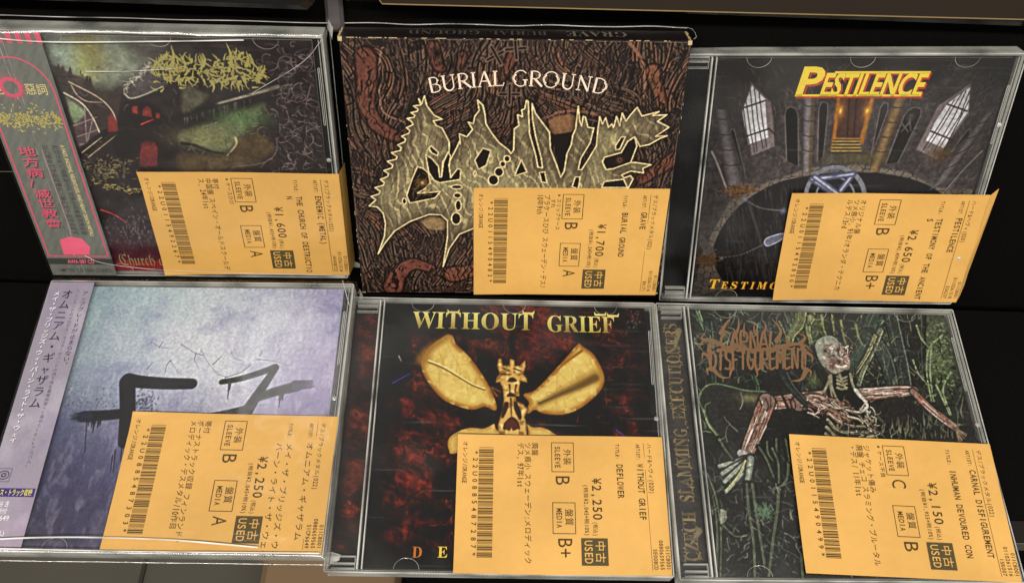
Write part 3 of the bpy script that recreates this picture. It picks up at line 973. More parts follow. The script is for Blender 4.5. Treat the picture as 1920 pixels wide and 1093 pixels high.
def strands(X, Y, s, seed, freq, warp, ang=0.0):
    """flowing engraved lines"""
    u = X * math.cos(ang) + Y * math.sin(ang)
    w = fbm(X, Y, s, seed, 3) * warp + fbm(X, Y, s * 0.35, seed + 4, 3) * warp * 0.28
    return np.abs(((u * freq + w) % 1.0) - 0.5) * 2


# --- upper left: gloomy painted landscape
def picture_landscape():
    p = Picture(POSE[1], **BK)
    rs = np.random.RandomState(11)
    X, Y = p.X, p.Y
    p.C[:] = np.array([37, 31, 32]) / 255.0
    A = at_crop(60, 50, 4.373); B = at_crop(340, 50, 3.903); D = at_crop(60, 290, 4.556)
    p.poly(A((80, 100), (1010, 100), (960, 330), (760, 470), (560, 520), (300, 440), (140, 300)), (122, 130, 116), 8, 0.95, True, tex=0.35, ts=14)
    p.poly(A((700, 110), (1300, 110), (1300, 260), (900, 300)), (52, 47, 44), 9, 0.8, True)
    p.blob(A((470, 210))[0], 7, 12, (112, 100, 52), 0.75)
    p.blob(A((400, 330))[0], 6, 9, (150, 152, 82), 0.65)
    p.blob(A((220, 250))[0], 10, 10, (120, 136, 128), 0.6)
    p.poly(A((150, 330), (220, 350), (300, 400), (420, 440), (470, 500), (540, 540), (640, 560), (720, 590), (640, 900), (300, 1000), (300, 760)), (52, 42, 40), 1.2, 0.9, True, tex=0.2)
    for x, y in ((440, 440), (465, 450), (205, 345), (240, 360), (300, 370)):
        p.stroke(A((x, y + 60), (x, y - 15)), (46, 38, 38), 2.4, 0.6, 0.6)
    p.poly(A((260, 570), (400, 650), (520, 830), (555, 910), (390, 1030), (330, 800)), (82, 66, 70), 1.0, 0.7, True, tex=0.3)
    p.poly(A((265, 590), (400, 690), (420, 740), (330, 800)), (122, 140, 106), 1.2, 0.9, True, tex=0.2)
    for a, b in (((420, 680), (440, 1000)), ((490, 760), (440, 980)), ((330, 830), (520, 760)), ((360, 920), (540, 860)), ((380, 985), (560, 960))):
        p.stroke(A(a, b), (150, 136, 136), 0.5, 0.3, 0.3, 0.6)
    p.stroke(A((250, 560), (400, 650), (490, 770), (555, 915)), (196, 178, 160), 0.7, 0.5, 0.3, 0.9)
    p.stroke(A((290, 470), (520, 590), (640, 700), (695, 830)), (170, 150, 132), 0.6, 0.5, 0.3, 0.9)
    p.stroke(A((310, 500), (360, 580), (440, 630), (560, 640)), (160, 146, 130), 0.5, 0.3, 0.3, 0.8)
    p.stroke(A((380, 1060), (560, 910), (700, 820)), (26, 20, 20), 3.6, 2.2, 0.8)
    p.stroke(A((400, 1050), (560, 925)), (170, 150, 120), 0.5, 0.3, 0.3)
    p.stroke(A((450, 1090), (690, 900)), (150, 130, 104), 0.5, 0.3, 0.3)
    # hanging veil of cobweb rock
    p.poly(A((740, 520), (860, 380), (960, 330), (1100, 470), (1060, 510), (900, 580), (790, 600)), (78, 72, 74), 2.0, 0.85, True, tex=0.3)
    for i in range(60):
        t = rs.rand(); x = 740 + 220 * t; y = 540 - 215 * t + rs.normal(0, 14)
        p.stroke(A((x, y), (x + rs.normal(0, 22), y + rs.normal(0, 22))), (176, 170, 156), 0.4, 0.1, 0.25, 0.5)
    p.stroke(A((750, 570), (800, 605), (900, 580), (1060, 510)), (170, 166, 150), 0.8, 0.5, 0.5, 0.7)
    # black castle and its red windows
    p.poly(A((720, 640), (820, 620), (980, 650), (1100, 760), (1312, 720), (1312, 830), (1180, 900), (1180, 1093), (700, 1093), (690, 820)), (26, 20, 20), 1.6, 0.95, True)
    for q in (((812, 672), (855, 668), (858, 735), (812, 725)), ((900, 690), (940, 670), (968, 700), (976, 765), (895, 745)), ((1008, 725), (1036, 728), (1042, 768), (1008, 770)),
              ((612, 770), (640, 725), (690, 800), (695, 875), (612, 885)), ((885, 980), (920, 948), (990, 955), (1022, 1010), (1022, 1093), (880, 1093))):
        p.poly(A(*q), (112, 42, 40), 0.7, 0.95, tex=0.35, ts=1.6)
        c = np.mean(A(*q), axis=0)
        p.blob(c, 1.4, 1.8, (150, 66, 52), 0.4)
    p.poly(D((905, 0), (1062, 0), (1062, 118), (915, 118)), (100, 42, 44), 0.7, 0.85, tex=0.3, ts=2)
    for i in range(9):
        x = 890 + 16 * i
        p.stroke(A((x, 940), (x + 4, 1000)), (24, 16, 16), 0.7, 0.3, 0.3)
    p.stroke(A((885, 820), (930, 800), (985, 780)), (150, 54, 44), 0.7, 0.4, 0.4)
    # long bridge
    p.stroke(B((0, 720), (240, 640), (520, 540), (720, 470)), (28, 24, 26), 9.5, 6.0, 2.0, curve=False)
    p.stroke(B((250, 580), (480, 520), (700, 455)), (104, 98, 92), 0.8, 1.8, 0.8, 0.7)
    for i in range(34):
        x = 270 + 11 * i
        p.stroke(B((x, 580 - 0.27 * (x - 270)), (x, 570 - 0.27 * (x - 270))), (160, 150, 130), 0.5, 0.3, 0.3, 0.6)
    for i in range(26):
        x = rs.uniform(0, 500); y = 690 - 0.3 * x
        p.stroke(B((x, y), (x + 4, y + rs.uniform(20, 70))), (76, 66, 62), 0.35, 0.1, 0.25, 0.6)
    # green plain below it
    p.poly(B((0, 800), (260, 700), (580, 590), (560, 660), (490, 770), (420, 830), (390, 890), (280, 945), (100, 890), (0, 850)), (94, 104, 74), 4.0, 0.9, True, tex=0.35, ts=6)
    for i in range(260):
        x = rs.uniform(20, 570); y = rs.uniform(620, 930)
        if not (800 - 0.36 * x < y < 930 - 0.25 * x): continue
        p.stroke(B((x, y), (x + rs.uniform(10, 45), y - rs.uniform(0, 12))), [(124, 128, 96), (66, 74, 54), (110, 104, 76)][rs.randint(3)], 0.5, 0.2, 0.4, 0.45)
    p.blob(B((440, 680))[0], 16, 6, (80, 104, 70), 0.7)
    p.blob(B((150, 830))[0], 18, 6, (122, 120, 84), 0.7)
    p.stroke(B((0, 870), (90, 885), (210, 930), (300, 945)), (30, 24, 24), 1.6, 1.0, 0.8)
    p.poly(B((420, 840), (560, 800), (680, 900), (560, 1010), (350, 1060), (0, 1060), (0, 940), (300, 960)), (84, 70, 46), 3.0, 0.8, True, tex=0.4, ts=6)
    p.stroke(B((390, 830), (395, 880), (330, 960)), (164, 150, 116), 1.0, 0.4, 0.5, 0.8)
    p.stroke(B((690, 830), (690, 930), (600, 1010), (360, 1045)), (112, 100, 90), 0.5, 0.3, 0.4, 0.6)
    p.poly(B((0, 460), (60, 440), (110, 480), (190, 520), (110, 600), (0, 640)), (96, 96, 76), 2.0, 0.7, True, tex=0.4)
    # pale ghostly figures on the right
    for i in range(150):
        x = rs.normal(830, 95); y = rs.uniform(140, 1060)
        if x < 610: continue
        pts = curve_pts(rs, tuple(p.mm(B((x, y)))[0]), rs.uniform(2, 8), rs.uniform(0, 6.3), rs.normal(0, 0.45), 5)
        p.stroke(pts, (112, 98, 100), rs.uniform(0.25, 0.55), 0.12, 0.3, rs.uniform(0.25, 0.7), raw=True)
    for x, y, r in ((765, 300, 3.4), (770, 420, 3.6), (600, 800, 2.8), (625, 260, 2.2), (735, 580, 2.4)):
        c = p.mm(B((x, y)))[0]
        p.stroke([(c[0] + r * math.cos(a), c[1] + 1.2 * r * math.sin(a)) for a in np.linspace(0.9, 3.6, 9)], (112, 103, 96), 0.5, 0.25, 0.4, 0.55, raw=True)
        p.blob((c[0], c[1] - 0.3), 0.7 * r, 0.8 * r, (92, 84, 80), 0.5, raw=True)
        for s in (-0.4, 0.4):
            p.blob((c[0] + s * r * 0.8, c[1]), 0.3 * r, 0.3 * r, (22, 18, 18), 0.9, raw=True)
    for i in range(420):
        x, y = rs.uniform(-40, 66), rs.uniform(-58, 50)
        c = [(104, 98, 84), (78, 66, 64), (24, 19, 20), (20, 16, 17), (92, 84, 76)][rs.randint(5)]
        p.stroke(curve_pts(rs, (x, y), rs.uniform(1.5, 6), rs.uniform(0, 6.3), rs.normal(0, 0.35), 4), c, 0.5, 0.2, 0.3, rs.uniform(0.2, 0.55), raw=True)
    # bushes and ruins lower left
    for i in range(150):
        x = rs.normal(640, 130); y = rs.normal(150, 55)
        p.stroke(D((x, y), (x + rs.normal(0, 22), y + rs.normal(0, 14))), (132, 120, 84), 0.45, 0.15, 0.3, 0.5)
    for i in range(50):
        t = rs.rand(); x = 500 + 420 * t; y = 225 + 110 * t ** 0.5 + rs.normal(0, 12)
        p.stroke(D((x, y), (x + rs.uniform(5, 40), y + rs.normal(2, 6))), (160, 146, 92), 0.45, 0.15, 0.3, 0.6)
    m = np.clip((-34 - Y) / 20, 0, 1)
    p.lay(m * 0.75, (86, 34, 50))
    for i in range(110):
        x = rs.normal(880, 110); y = rs.normal(660, 65)
        p.stroke(D((x, y), (x + rs.normal(0, 10), y + rs.normal(8, 16))), (132, 114, 126), 0.6, 0.25, 0.4, 0.35)
    p.stroke(D((580, 490), (690, 530), (800, 600)), (172, 60, 60), 0.8, 0.3, 0.5, 0.8)
    p.poly(D((720, 920), (1130, 930), (1130, 1000), (720, 1000)), (136, 40, 44), 1.5, 0.8, True, tex=0.3)
    p.mottle(3.0, 5, 0.22)
    p.mottle(0.9, 9, 0.16, 3)
    p.C *= 1.18
    # thorny yellow lettering
    g = lambda *q: p.mm(B(*q))
    a = g((-225, 330), (-140, 330), (-60, 330), (60, 330), (200, 345), (330, 340), (480, 330), (600, 370))
    h = [0.8, 6.0, 6.8, 5.6, 5.6, 7.2, 6.6, 1.4]
    spiky_word(p, [(q[0], q[1], hh) for q, hh in zip(a, h)], (168, 158, 94), rs, 165, 2.0, 0.55)
    for x, y, xx, yy in ((-75, 300, -85, 150), (360, 300, 322, 135), (470, 300, 470, 200), (-150, 320, -255, 240), (-150, 250, -115, 195), (150, 300, 150, 215), (215, 420, 220, 495), (560, 380, 605, 300)):
        p.stroke(g((x, y), ((x + xx) / 2 + 14, (y + yy) / 2), (xx, yy)), (168, 158, 94), 1.7, 0.1, 0.2, raw=True)
    for x, y in ((350, 300), (-60, 300)):
        for i in range(40):
            q = g((x + rs.normal(0, 75), y + rs.normal(40, 60)))[0]
            p.stroke(curve_pts(rs, tuple(q), 2.6, rs.uniform(0, 6.3), rs.normal(0, 0.3), 4), (168, 158, 94), 0.9, 0.1, 0.2, raw=True)
    return p


# --- upper middle: engraved slipcase front
def picture_engraving():
    p = Picture(POSE[2], -71.6, 71.6, -62.4, 62.4, 0.3)
    X, Y = p.X, p.Y
    rs = np.random.RandomState(5)
    R2 = at_crop(620, 0, 1.952); Z4 = at_crop(620, 40, 3.644); Z5 = at_crop(960, 40, 3.417); Z6 = at_crop(640, 300, 4.204)
    p.C[:] = np.array([40, 32, 31]) / 255.0
    edge = np.clip((np.hypot(X / 1.1, Y) - 35) / 40, 0, 1)
    warm = fbm(X, Y, 16, 3, 3)
    p.lay(np.clip((warm - 0.5) * 5, 0, 1) * 0.55, (104, 60, 46))
    for k, (ang, s, f, wp, col, w) in enumerate(((0.05, 15, 0.34, 3.4, (126, 94, 76), 0.30), (0.5, 11, 0.28, 3.0, (112, 82, 68), 0.26), (-0.4, 9, 0.30, 2.6, (98, 72, 62), 0.24))):
        st = strands(X, Y, s, 21 + 7 * k, f, wp, ang)
        gate = np.clip((fbm(X, Y, 9, 40 + k, 3) - 0.40) * 7, 0, 1)
        p.lay(np.clip((0.32 - st) / 0.32, 0, 1) ** 0.5 * 0 + (st < 0.5) * gate * 0.45, (24, 18, 18))
        p.lay(np.clip((w - st) / 0.12, 0, 1) * gate * 0.85, col)
    g1 = np.random.RandomState(77).rand(4) * 6
    def field(x, y):
        return math.pi / 2 + 0.75 * math.sin(x * 0.055 + g1[0] + 0.6 * math.sin(y * 0.05)) + 0.55 * math.sin(y * 0.085 + x * 0.03 + g1[1]) + 0.35 * math.sin(x * 0.21 + g1[2]) * math.sin(y * 0.17 + g1[3])
    for i in range(520):                             # flame-like tongues following one flow
        x, y = rs.uniform(-71, 71), rs.uniform(-62, 58)
        L = rs.uniform(7, 19)
        pts = np.array(flow_pts((x, y), L, field))
        p.stroke(pts, (24, 18, 18), 2.4, 0.5, 0.6, 0.9, raw=True)
        c = np.array((150, 98, 72) if rs.rand() < 0.3 else (124, 94, 76)) * rs.uniform(0.8, 1.05)
        p.stroke(pts + [0.75, 0], c, 0.7, 0.3, 0.3, 0.85, raw=True)
        p.stroke(pts - [0.85, 0], c * 0.92, 0.6, 0.3, 0.3, 0.75, raw=True)
    red = (118, 66, 52)

    def tentacle(pts, w0, w1, col=red):
        p.stroke(pts, (22, 16, 15), w0 + 1.8, w1 + 1.6, 0.8, raw=False)
        p.stroke(pts, col, w0, w1, 1.2, 0.95, tex=0.3, seed=8)
        q = smooth_path(p.mm(pts))
        for c in q[::3]:
            for _ in range(2):
                p.blob((c[0] + rs.normal(0, w0 * 0.22), c[1] + rs.normal(0, w0 * 0.2)), 0.6, 0.7, (34, 20, 18), 0.8, raw=True)
    tentacle(Z4((240, 250), (245, 420), (240, 560), (280, 660), (360, 740), (450, 790)), 8.5, 5.0)
    tentacle(Z4((1250, 230), (1200, 330), (1170, 400)), 4.5, 1.5)
    tentacle(Z5((900, 320), (930, 420), (960, 540)), 5.5, 3.5, (142, 84, 56))
    tentacle(Z5((1040, 880), (930, 950), (830, 1010)), 6.0, 5.0, (122, 66, 48))
    tentacle(Z6((410, 1000), (450, 900), (560, 820), (700, 850)), 9, 4, (132, 70, 54))
    tentacle(Z6((880, 900), (960, 890), (1060, 860)), 8, 6, (138, 78, 54))
    tentacle(Z4((700, 180), (730, 300), (760, 320)), 5.0, 3.0)
    tentacle(Z4((900, 240), (880, 330)), 3.5, 2.0)
    for pts in (((330, 330), (345, 200), (360, 180)), ((330, 470), (360, 620), (500, 690))):
        p.stroke(Z4(*pts), (150, 106, 84), 1.0, 0.5, 0.3)
    for pts in (((745, 130), (830, 250), (850, 420), (830, 530)), ((545, 600), (420, 575), (300, 585), (200, 625))):
        p.stroke(Z5(*pts), (150, 98, 74), 1.4, 1.0, 0.4)
    for x, y in ((727, 222), (830, 300)):
        p.blob(Z4((x, y))[0], 2.2, 2.8, (18, 13, 13), 1.0)
    for k, (ang, s_, f_, wp) in enumerate(((0.2, 12, 0.30, 3.4), (-0.3, 10, 0.34, 2.8))):
        st = strands(X, Y, s_, 121 + 7 * k, f_, wp, ang)
        gate = np.clip((fbm(X, Y, 7, 140 + k, 3) - 0.42) * 7, 0, 1)
        p.lay(np.clip((0.30 - st) / 0.14, 0, 1) * gate * 0.8, (26, 19, 18))
        p.lay(np.clip((0.14 - np.abs(st - 0.5)) / 0.1, 0, 1) * gate * 0.35, (132, 98, 76))
    # little crosses near the top
    for x, y, a in ((1130, 235, 0.5), (1265, 190, 0.1), (1222, 500, 0.0)):
        c = p.mm(Z4((x, y)))[0]
        for d in (0, math.pi / 2):
            dx, dy = 4.4 * math.cos(a + d), 4.4 * math.sin(a + d)
            p.stroke([(c[0] - dx, c[1] - dy), (c[0] + dx, c[1] + dy)], (112, 88, 74), 1.9, 1.9, 0.3, raw=True)
            p.stroke([(c[0] - dx * .9, c[1] - dy * .9), (c[0] + dx * .9, c[1] + dy * .9)], (30, 23, 23), 0.9, 0.9, 0.3, raw=True)
    # the eye between the letters, and amber brow lower down
    p.poly(Z5((230, 640), (300, 605), (400, 610), (400, 700), (260, 720)), (150, 104, 66), 1.0, 0.95, True, tex=0.3)
    p.poly(Z5((250, 730), (390, 710), (340, 900), (310, 970)), (26, 20, 18), 0.8, 0.95)
    p.poly(Z6((620, 470), (720, 440), (820, 480), (810, 550), (680, 540)), (176, 142, 92), 1.2, 0.9, True, tex=0.35)

    g_ = p.C.mean(-1, keepdims=True)
    p.C[:] = (g_ + (p.C - g_) * 0.8) * 0.9
    # big hand-drawn letters: one body, dark openings cut out, pale outline
    def jag(a, b, n, amp, seed):
        r = np.random.RandomState(seed)
        a = np.array(a, float); b = np.array(b, float); d = b - a; nn = np.array([d[1], -d[0]]) / np.hypot(*d)
        out = []
        for k in range(n):
            t = (k + 0.5) / n
            out.append(tuple(a + d * (k + 0.15) / n - nn * amp * 0.25))
            out.append(tuple(a + d * (t - 0.25 / n) + nn * amp * r.uniform(0.8, 1.5)))
            out.append(tuple(a + d * (t + 0.35 / n) - nn * amp * 0.3))
        return out
    body = []
    body += Z6((290, 740), (340, 600), (348, 500), (330, 420), (285, 372), (220, 362))
    body += R2(*jag((160, 735), (300, 450), 9, 15, 3))
    body += R2(*jag((292, 448), (328, 380), 3, 12, 4))
    body += R2((322, 362), (334, 380), (343, 352), (352, 388), (378, 422), (408, 437), (376, 443), (386, 460), (408, 470), (434, 520), (433, 560), (410, 592), (406, 645),
               (430, 646), (436, 590), (462, 540), (470, 520))
    body += Z4((885, 840), (880, 770), (930, 790), (970, 740), (940, 690), (975, 700), (985, 650), (1015, 610), (1003, 540), (1040, 575), (1055, 640), (1060, 700), (1100, 765), (1150, 830), (1215, 880), (1232, 905), (1250, 880))
    body += Z5((12, 800), (15, 690), (45, 668), (35, 600), (68, 612), (62, 570), (82, 562), (92, 508), (104, 516), (112, 720), (152, 860), (166, 935), (195, 940), (188, 880), (152, 740), (132, 630), (128, 528),
               (150, 590), (200, 658), (240, 712), (246, 820), (285, 920), (312, 1000), (335, 960), (352, 850), (380, 790), (390, 730), (408, 690), (418, 600), (425, 545), (434, 640), (446, 672), (456, 610), (470, 615), (486, 680), (524, 686),
               (500, 780), (440, 880), (424, 950), (446, 952), (492, 880), (540, 800), (550, 700), (562, 612), (580, 660), (600, 620), (618, 680), (640, 658), (650, 684), (670, 610), (690, 670), (706, 590), (730, 640), (760, 600), (802, 552), (832, 608), (942, 580), (900, 605), (992, 600), (932, 642), (1006, 680), (920, 738),
               (994, 735), (950, 750), (880, 790), (820, 802), (786, 740), (740, 770), (700, 842), (592, 872), (578, 900), (602, 952), (650, 946), (722, 910), (790, 905), (892, 920), (838, 942), (842, 972), (760, 960), (702, 985), (718, 1004), (758, 990), (776, 1010), (744, 1070))
    body += Z6((1093, 520), (1040, 540), (930, 585), (850, 700), (802, 840), (838, 600), (836, 478), (785, 432), (690, 430), (540, 485), (420, 560), (340, 660))
    sd, sl, q = p.poly_mask(body, 0.3)
    glow = np.clip(sd / 6.0 + 0.1, 0, 1)
    m = np.clip(sd / 0.3 + 0.5, 0, 1)
    Xs, Ys = X[sl], Y[sl]
    p.lay(np.clip(1 + sd / 3.0, 0, 1) * 0.6 * (sd < 0), (22, 17, 15), sl)
    p.lay(m, (76, 66, 52), sl)
    p.lay(m * glow * 0.9, (126, 114, 88), sl)
    st = strands(Xs, Ys, 20, 61, 0.22, 4.0, 0.45)
    p.lay(m * np.clip((0.34 - st) / 0.22, 0, 1) * glow * 0.75, (188, 176, 130), sl)
    st = strands(Xs, Ys, 14, 71, 0.30, 3.0, -0.2)
    p.lay(m * np.clip((0.22 - st) / 0.16, 0, 1) * 0.5, (54, 47, 38), sl)
    p.lay(m * np.clip((fbm(Xs, Ys, 12, 77, 2) - 0.52) * 6, 0, 1) * 0.3, (178, 172, 124), sl)
    pale = (206, 186, 142)
    p.lay(np.clip((0.27 - np.abs(sd)) / 0.2 + 0.5, 0, 1), pale, sl)
    holes = [Z6((600, 55), (640, 65), (685, 100), (700, 180), (660, 225), (600, 262), (645, 262), (780, 248), (740, 300), (540, 340), (515, 280), (558, 150)),
             Z6((665, -40), (690, 100), (730, 160), (775, 180), (935, 155), (943, 75), (915, 70), (862, 140), (848, 40), (862, -30), (840, -60), (805, 20), (790, 135), (775, 135), (765, 50), (715, -10)),
             Z4((685, 850), (735, 895), (730, 920), (690, 900), (672, 870)), Z4((1040, 868), (1095, 884), (1062, 985), (1010, 1012), (984, 950)),
             Z5((28, 960), (60, 888), (96, 966), (20, 990)), Z5((175, 970), (210, 965), (224, 1035), (190, 1030)), Z5((385, 1060), (405, 998), (436, 998), (425, 1075)),
             Z5((662, 800), (700, 742), (726, 742), (690, 820), (665, 824)), Z5((580, 905), (592, 872), (700, 842), (742, 770), (786, 742), (800, 800), (760, 905), (650, 944), (602, 950)),
             Z5((575, 1065), (590, 1028), (715, 1012), (740, 1065)), Z4((985, 1022), (995, 1030), (985, 1062), (976, 1045))]
    for cx, cy, rx, ry in ((910, 213, 44, 17), (915, 280, 30, 21), (922, 358, 24, 42), (905, 462, 38, 48), (497, 325, 17, 24)):
        holes.append(Z6(*[(cx + rx * math.cos(a), cy + ry * math.sin(a)) for a in np.linspace(0, 6.28, 12)[:-1]]))
    for cx, cy, r in ((1205, 940, 22), (1176, 976, 20), (1150, 1030, 31), (1112, 1085, 36)):
        holes.append(Z4(*[(cx + r * math.cos(a), cy + r * math.sin(a)) for a in np.linspace(0, 6.28, 12)[:-1]]))
    for hh in holes:
        p.poly(hh, (28, 22, 20), 0.3, 1.0, line=pale, lw=0.5)
    p.blob(Z5((690, 890))[0], 1.6, 1.6, (150, 100, 70), 0.9); p.blob(Z5((690, 890))[0], 0.7, 0.7, (24, 18, 18), 1)
    p.blob(Z6((640, 180))[0], 3.4, 2.4, (124, 92, 52), 0.8); p.blob(Z6((640, 180))[0], 0.9, 0.9, (200, 160, 90), 0.9)
    for i in range(26):
        q = p.mm(Z6((rs.uniform(540, 720), rs.uniform(110, 310))))[0]
        p.stroke(curve_pts(rs, tuple(q), 3, rs.uniform(0, 6.3), 0.2, 4), (104, 84, 52), 0.4, 0.15, 0.25, 0.55, raw=True)
    # rubbed edges
    e = np.minimum(np.minimum(X + 71.6, 71.6 - X), np.minimum(Y + 62.4, 62.4 - Y))
    p.lay(np.clip((0.5 - e) / 0.4, 0, 1) * np.clip((fbm(X, Y, 5, 90, 3) - 0.45) * 8, 0, 1) * 0.6, (150, 130, 112))
    p.mottle(1.0, 14, 0.16, 2)
    return p


# --- upper right: round stone hall
def picture_hall():
    p = Picture(POSE[3], **BK)
    X, Y = p.X, p.Y
    rs = np.random.RandomState(7)
    Z7 = at_crop(1290, 90, 4.048); Z8 = at_crop(1590, 90, 3.903); L = at_crop(1230, 340, 4.752)
    p.C[:] = np.array([70, 64, 65]) / 255.0
    p.mottle(6, 3, 0.25); p.mottle(1.5, 4, 0.3)
    p.poly([(1340, 100), (1930, 100), (1930, 190), (1800, 130), (1700, 190), (1560, 190), (1440, 150), (1350, 230)], (42, 36, 35), 6, 0.9)
    p.poly(Z7((620, 300), (700, 380), (720, 760), (560, 800), (350, 560), (300, 400)), (58, 54, 54), 4, 0.6)
    for i in range(700):
        x, y = rs.uniform(-55, 66), rs.uniform(-8, 56)
        a = math.pi / 2 + (x - 8) * -0.011 + rs.normal(0, 0.25)
        p.stroke(curve_pts(rs, (x, y), rs.uniform(1.5, 5), a, rs.normal(0, 0.1), 3), (118, 108, 110) if rs.rand() < 0.5 else (48, 43, 44), 0.5, 0.2, 0.3, rs.uniform(0.15, 0.5), raw=True)
    for r_ in (0, 1, 2, 3):
        c0 = p.mm([(1620, 300)])[0]
        pts = [(c0[0] + (30 + 16 * r_) * math.cos(a), c0[1] - 6 + (26 + 13 * r_) * math.sin(a)) for a in np.linspace(0.1, math.pi - 0.1, 20)]
        p.stroke(pts, (46, 41, 42), 0.5, 0.5, 0.4, 0.35, raw=True)
    # stone walk round the pit
    fl = p.mm([(1296, 560), (1320, 470), (1370, 380), (1440, 345), (1520, 318), (1610, 312), (1700, 325), (1760, 355), (1860, 360), (1830, 420), (1300, 560)])
    sd, sl, _ = p.poly_mask([tuple(v) for v in fl], 1.0, False, True)
    cr, val = cells(X[sl], Y[sl], 4.2, 4)
    m = np.clip(sd / 1.0 + 0.5, 0, 1)
    p.lay(m, (104, 96, 90), sl)
    p.lay(m * (val * 0.5), (140, 128, 120), sl)
    p.lay(m * np.clip((0.10 - cr) / 0.08, 0, 1), (40, 35, 34), sl)
    p.blob((1340, 560), 22, 14, (96, 92, 84), 0.5)
    # the pit
    p.poly([(1395, 575), (1350, 520), (1338, 478), (1355, 430), (1395, 383), (1450, 350), (1510, 334), (1600, 326), (1700, 336), (1770, 368), (1800, 420), (1780, 575)], (33, 31, 34), 0.6, 1.0, True)
    for i in range(220):
        x = rs.uniform(1360, 1500); y = rs.uniform(345, 520)
        p.stroke([(x, y), (x + rs.uniform(-4, 8), y + rs.uniform(12, 34))], (72, 70, 72), 0.35, 0.1, 0.3, 0.35)
    p.stroke(L((830, 200), (900, 420), (1000, 740)), (66, 64, 66), 1.8, 0.8, 1.0, 0.7)

    # barred windows with deep pale reveals
    def window(frame, pane, bars, rails):
        p.poly(frame, (134, 122, 124), 0.5, 1.0, tex=0.15, line=(84, 76, 78), lw=0.6)
        p.poly(pane, (226, 224, 230), 0.3)
        for b in bars: p.stroke(b, (72, 68, 72), 0.5, 0.5, 0.2, curve=False)
        for b in rails: p.stroke(b, (58, 54, 56), 0.8, 0.8, 0.25, curve=False)
    window(Z7((488, 272), (560, 350), (638, 425), (655, 560), (666, 762), (485, 836), (440, 620), (410, 500)),
           Z7((492, 300), (592, 402), (602, 580), (616, 692), (465, 746), (435, 600), (418, 492)),
           [Z7((478, 330), (500, 560), (530, 800)), Z7((508, 310), (536, 560), (575, 780)), Z7((545, 350), (570, 560), (602, 760)), Z7((445, 410), (478, 640), (512, 810)), Z7((425, 470), (448, 640), (480, 780))],
           [Z7((425, 468), (592, 412)), Z7((446, 684), (622, 626), (662, 668))])
    window(Z8((914, 264), (902, 500), (755, 692), (660, 832), (505, 757), (590, 590), (664, 438), (790, 350)),
           Z8((904, 300), (888, 486), (795, 610), (710, 746), (580, 690), (650, 552), (735, 424), (845, 340)),
           [Z8((845, 340), (740, 520), (600, 740)), Z8((875, 325), (790, 510), (640, 770)), Z8((900, 330), (830, 510), (680, 740)), Z8((895, 400), (800, 590), (700, 780)), Z8((790, 390), (690, 560), (560, 760))],
           [Z8((738, 424), (882, 474)), Z8((618, 622), (760, 680))])
    p.blob(Z8((690, 790))[0], 6, 4.5, (96, 72, 44), 0.9)

    # columns
    def column(a, b, c, d, base, light, warm=None):
        n = 9
        for i in range(n):
            t = (i + 0.5) / n
            k = math.sin(math.pi * min(1, t * 1.15))
            col = np.array(base) * (0.75 + 0.35 * k) + np.array(light) * 0.15 * k
            if warm is not None and t > 0.62: col = 0.4 * col + 0.6 * np.array(warm)
            u = lambda s: [(a[0] + (b[0] - a[0]) * s, a[1] + (b[1] - a[1]) * s), (d[0] + (c[0] - d[0]) * s, d[1] + (c[1] - d[1]) * s)]
            p.poly(u(i / n) + u((i + 1) / n)[::-1], col, 0.4, 1.0, tex=0.12, seed=6 + i)
        for t in (0.12, 0.32, 0.52, 0.72):
            l0 = (a[0] + (d[0] - a[0]) * t, a[1] + (d[1] - a[1]) * t); l1 = (b[0] + (c[0] - b[0]) * t, b[1] + (c[1] - b[1]) * t)
            p.stroke([l0, ((l0[0] + l1[0]) / 2, (l0[1] + l1[1]) / 2 + 2), l1], (52, 46, 48), 0.45, 0.45, 0.3)
    z = Z7((885, 380), (972, 380), (942, 960), (878, 940)); column(*z, (106, 100, 102), (150, 146, 150), (112, 86, 54))
    z = Z8((352, 378), (446, 378), (236, 925), (158, 915)); column(z[0], z[1], z[2], z[3], (112, 88, 58), (150, 140, 130))
    z = Z7((215, 480), (300, 480), (435, 1060), (300, 1060)); column(*z, (92, 88, 92), (140, 136, 142))
    z = Z8((1010, 500), (1090, 470), (760, 960), (600, 1060)); column(*z, (92, 86, 88), (140, 134, 134))
    p.stroke(Z7((185, 800), (230, 900), (300, 1093)), (150, 142, 136), 0.9, 0.7, 0.4)
    p.stroke(Z8((995, 765), (860, 900), (720, 1060)), (140, 130, 128), 0.7, 0.5, 0.4)
    # lancet niches
    for pts, c in ((Z7((755, 870), (742, 520), (752, 478), (790, 458), (828, 478), (842, 530), (845, 910)), (24, 21, 22)),
                   (Z7((990, 880), (1000, 480), (1018, 430), (1042, 420), (1068, 440), (1068, 500), (1035, 830)), (36, 31, 33)),
                   (Z7((330, 640), (345, 620), (360, 650), (445, 1000)), (20, 17, 18)),
                   (Z8((180, 780), (245, 450), (272, 412), (300, 420), (300, 470), (160, 850)), (38, 32, 34)),
                   (Z8((285, 860), (420, 510), (450, 470), (500, 445), (546, 460), (540, 510), (375, 850)), (30, 26, 27)),
                   (Z8((770, 770), (880, 620), (910, 605), (905, 640)), (20, 17, 18))):
        p.poly(pts, c, 0.5, 1.0, line=None)
        p.stroke(pts, (118, 110, 108), 0.5, 0.4, 0.4, 0.65, curve=False)
    for cx, cy in ((468, 520),):
        p.blob(Z8((cx, cy))[0], 1.7, 2.2, (104, 98, 98), 0.9)
        for s in (-9, 9): p.blob(Z8((cx + s, cy))[0], 0.45, 0.5, (25, 22, 24), 1)
        for a, b in (((400, 560), (450, 625)), ((460, 555), (400, 625)), ((460, 545), (470, 620))):
            p.stroke(Z8(a, b), (96, 88, 88), 0.7, 0.4, 0.3)
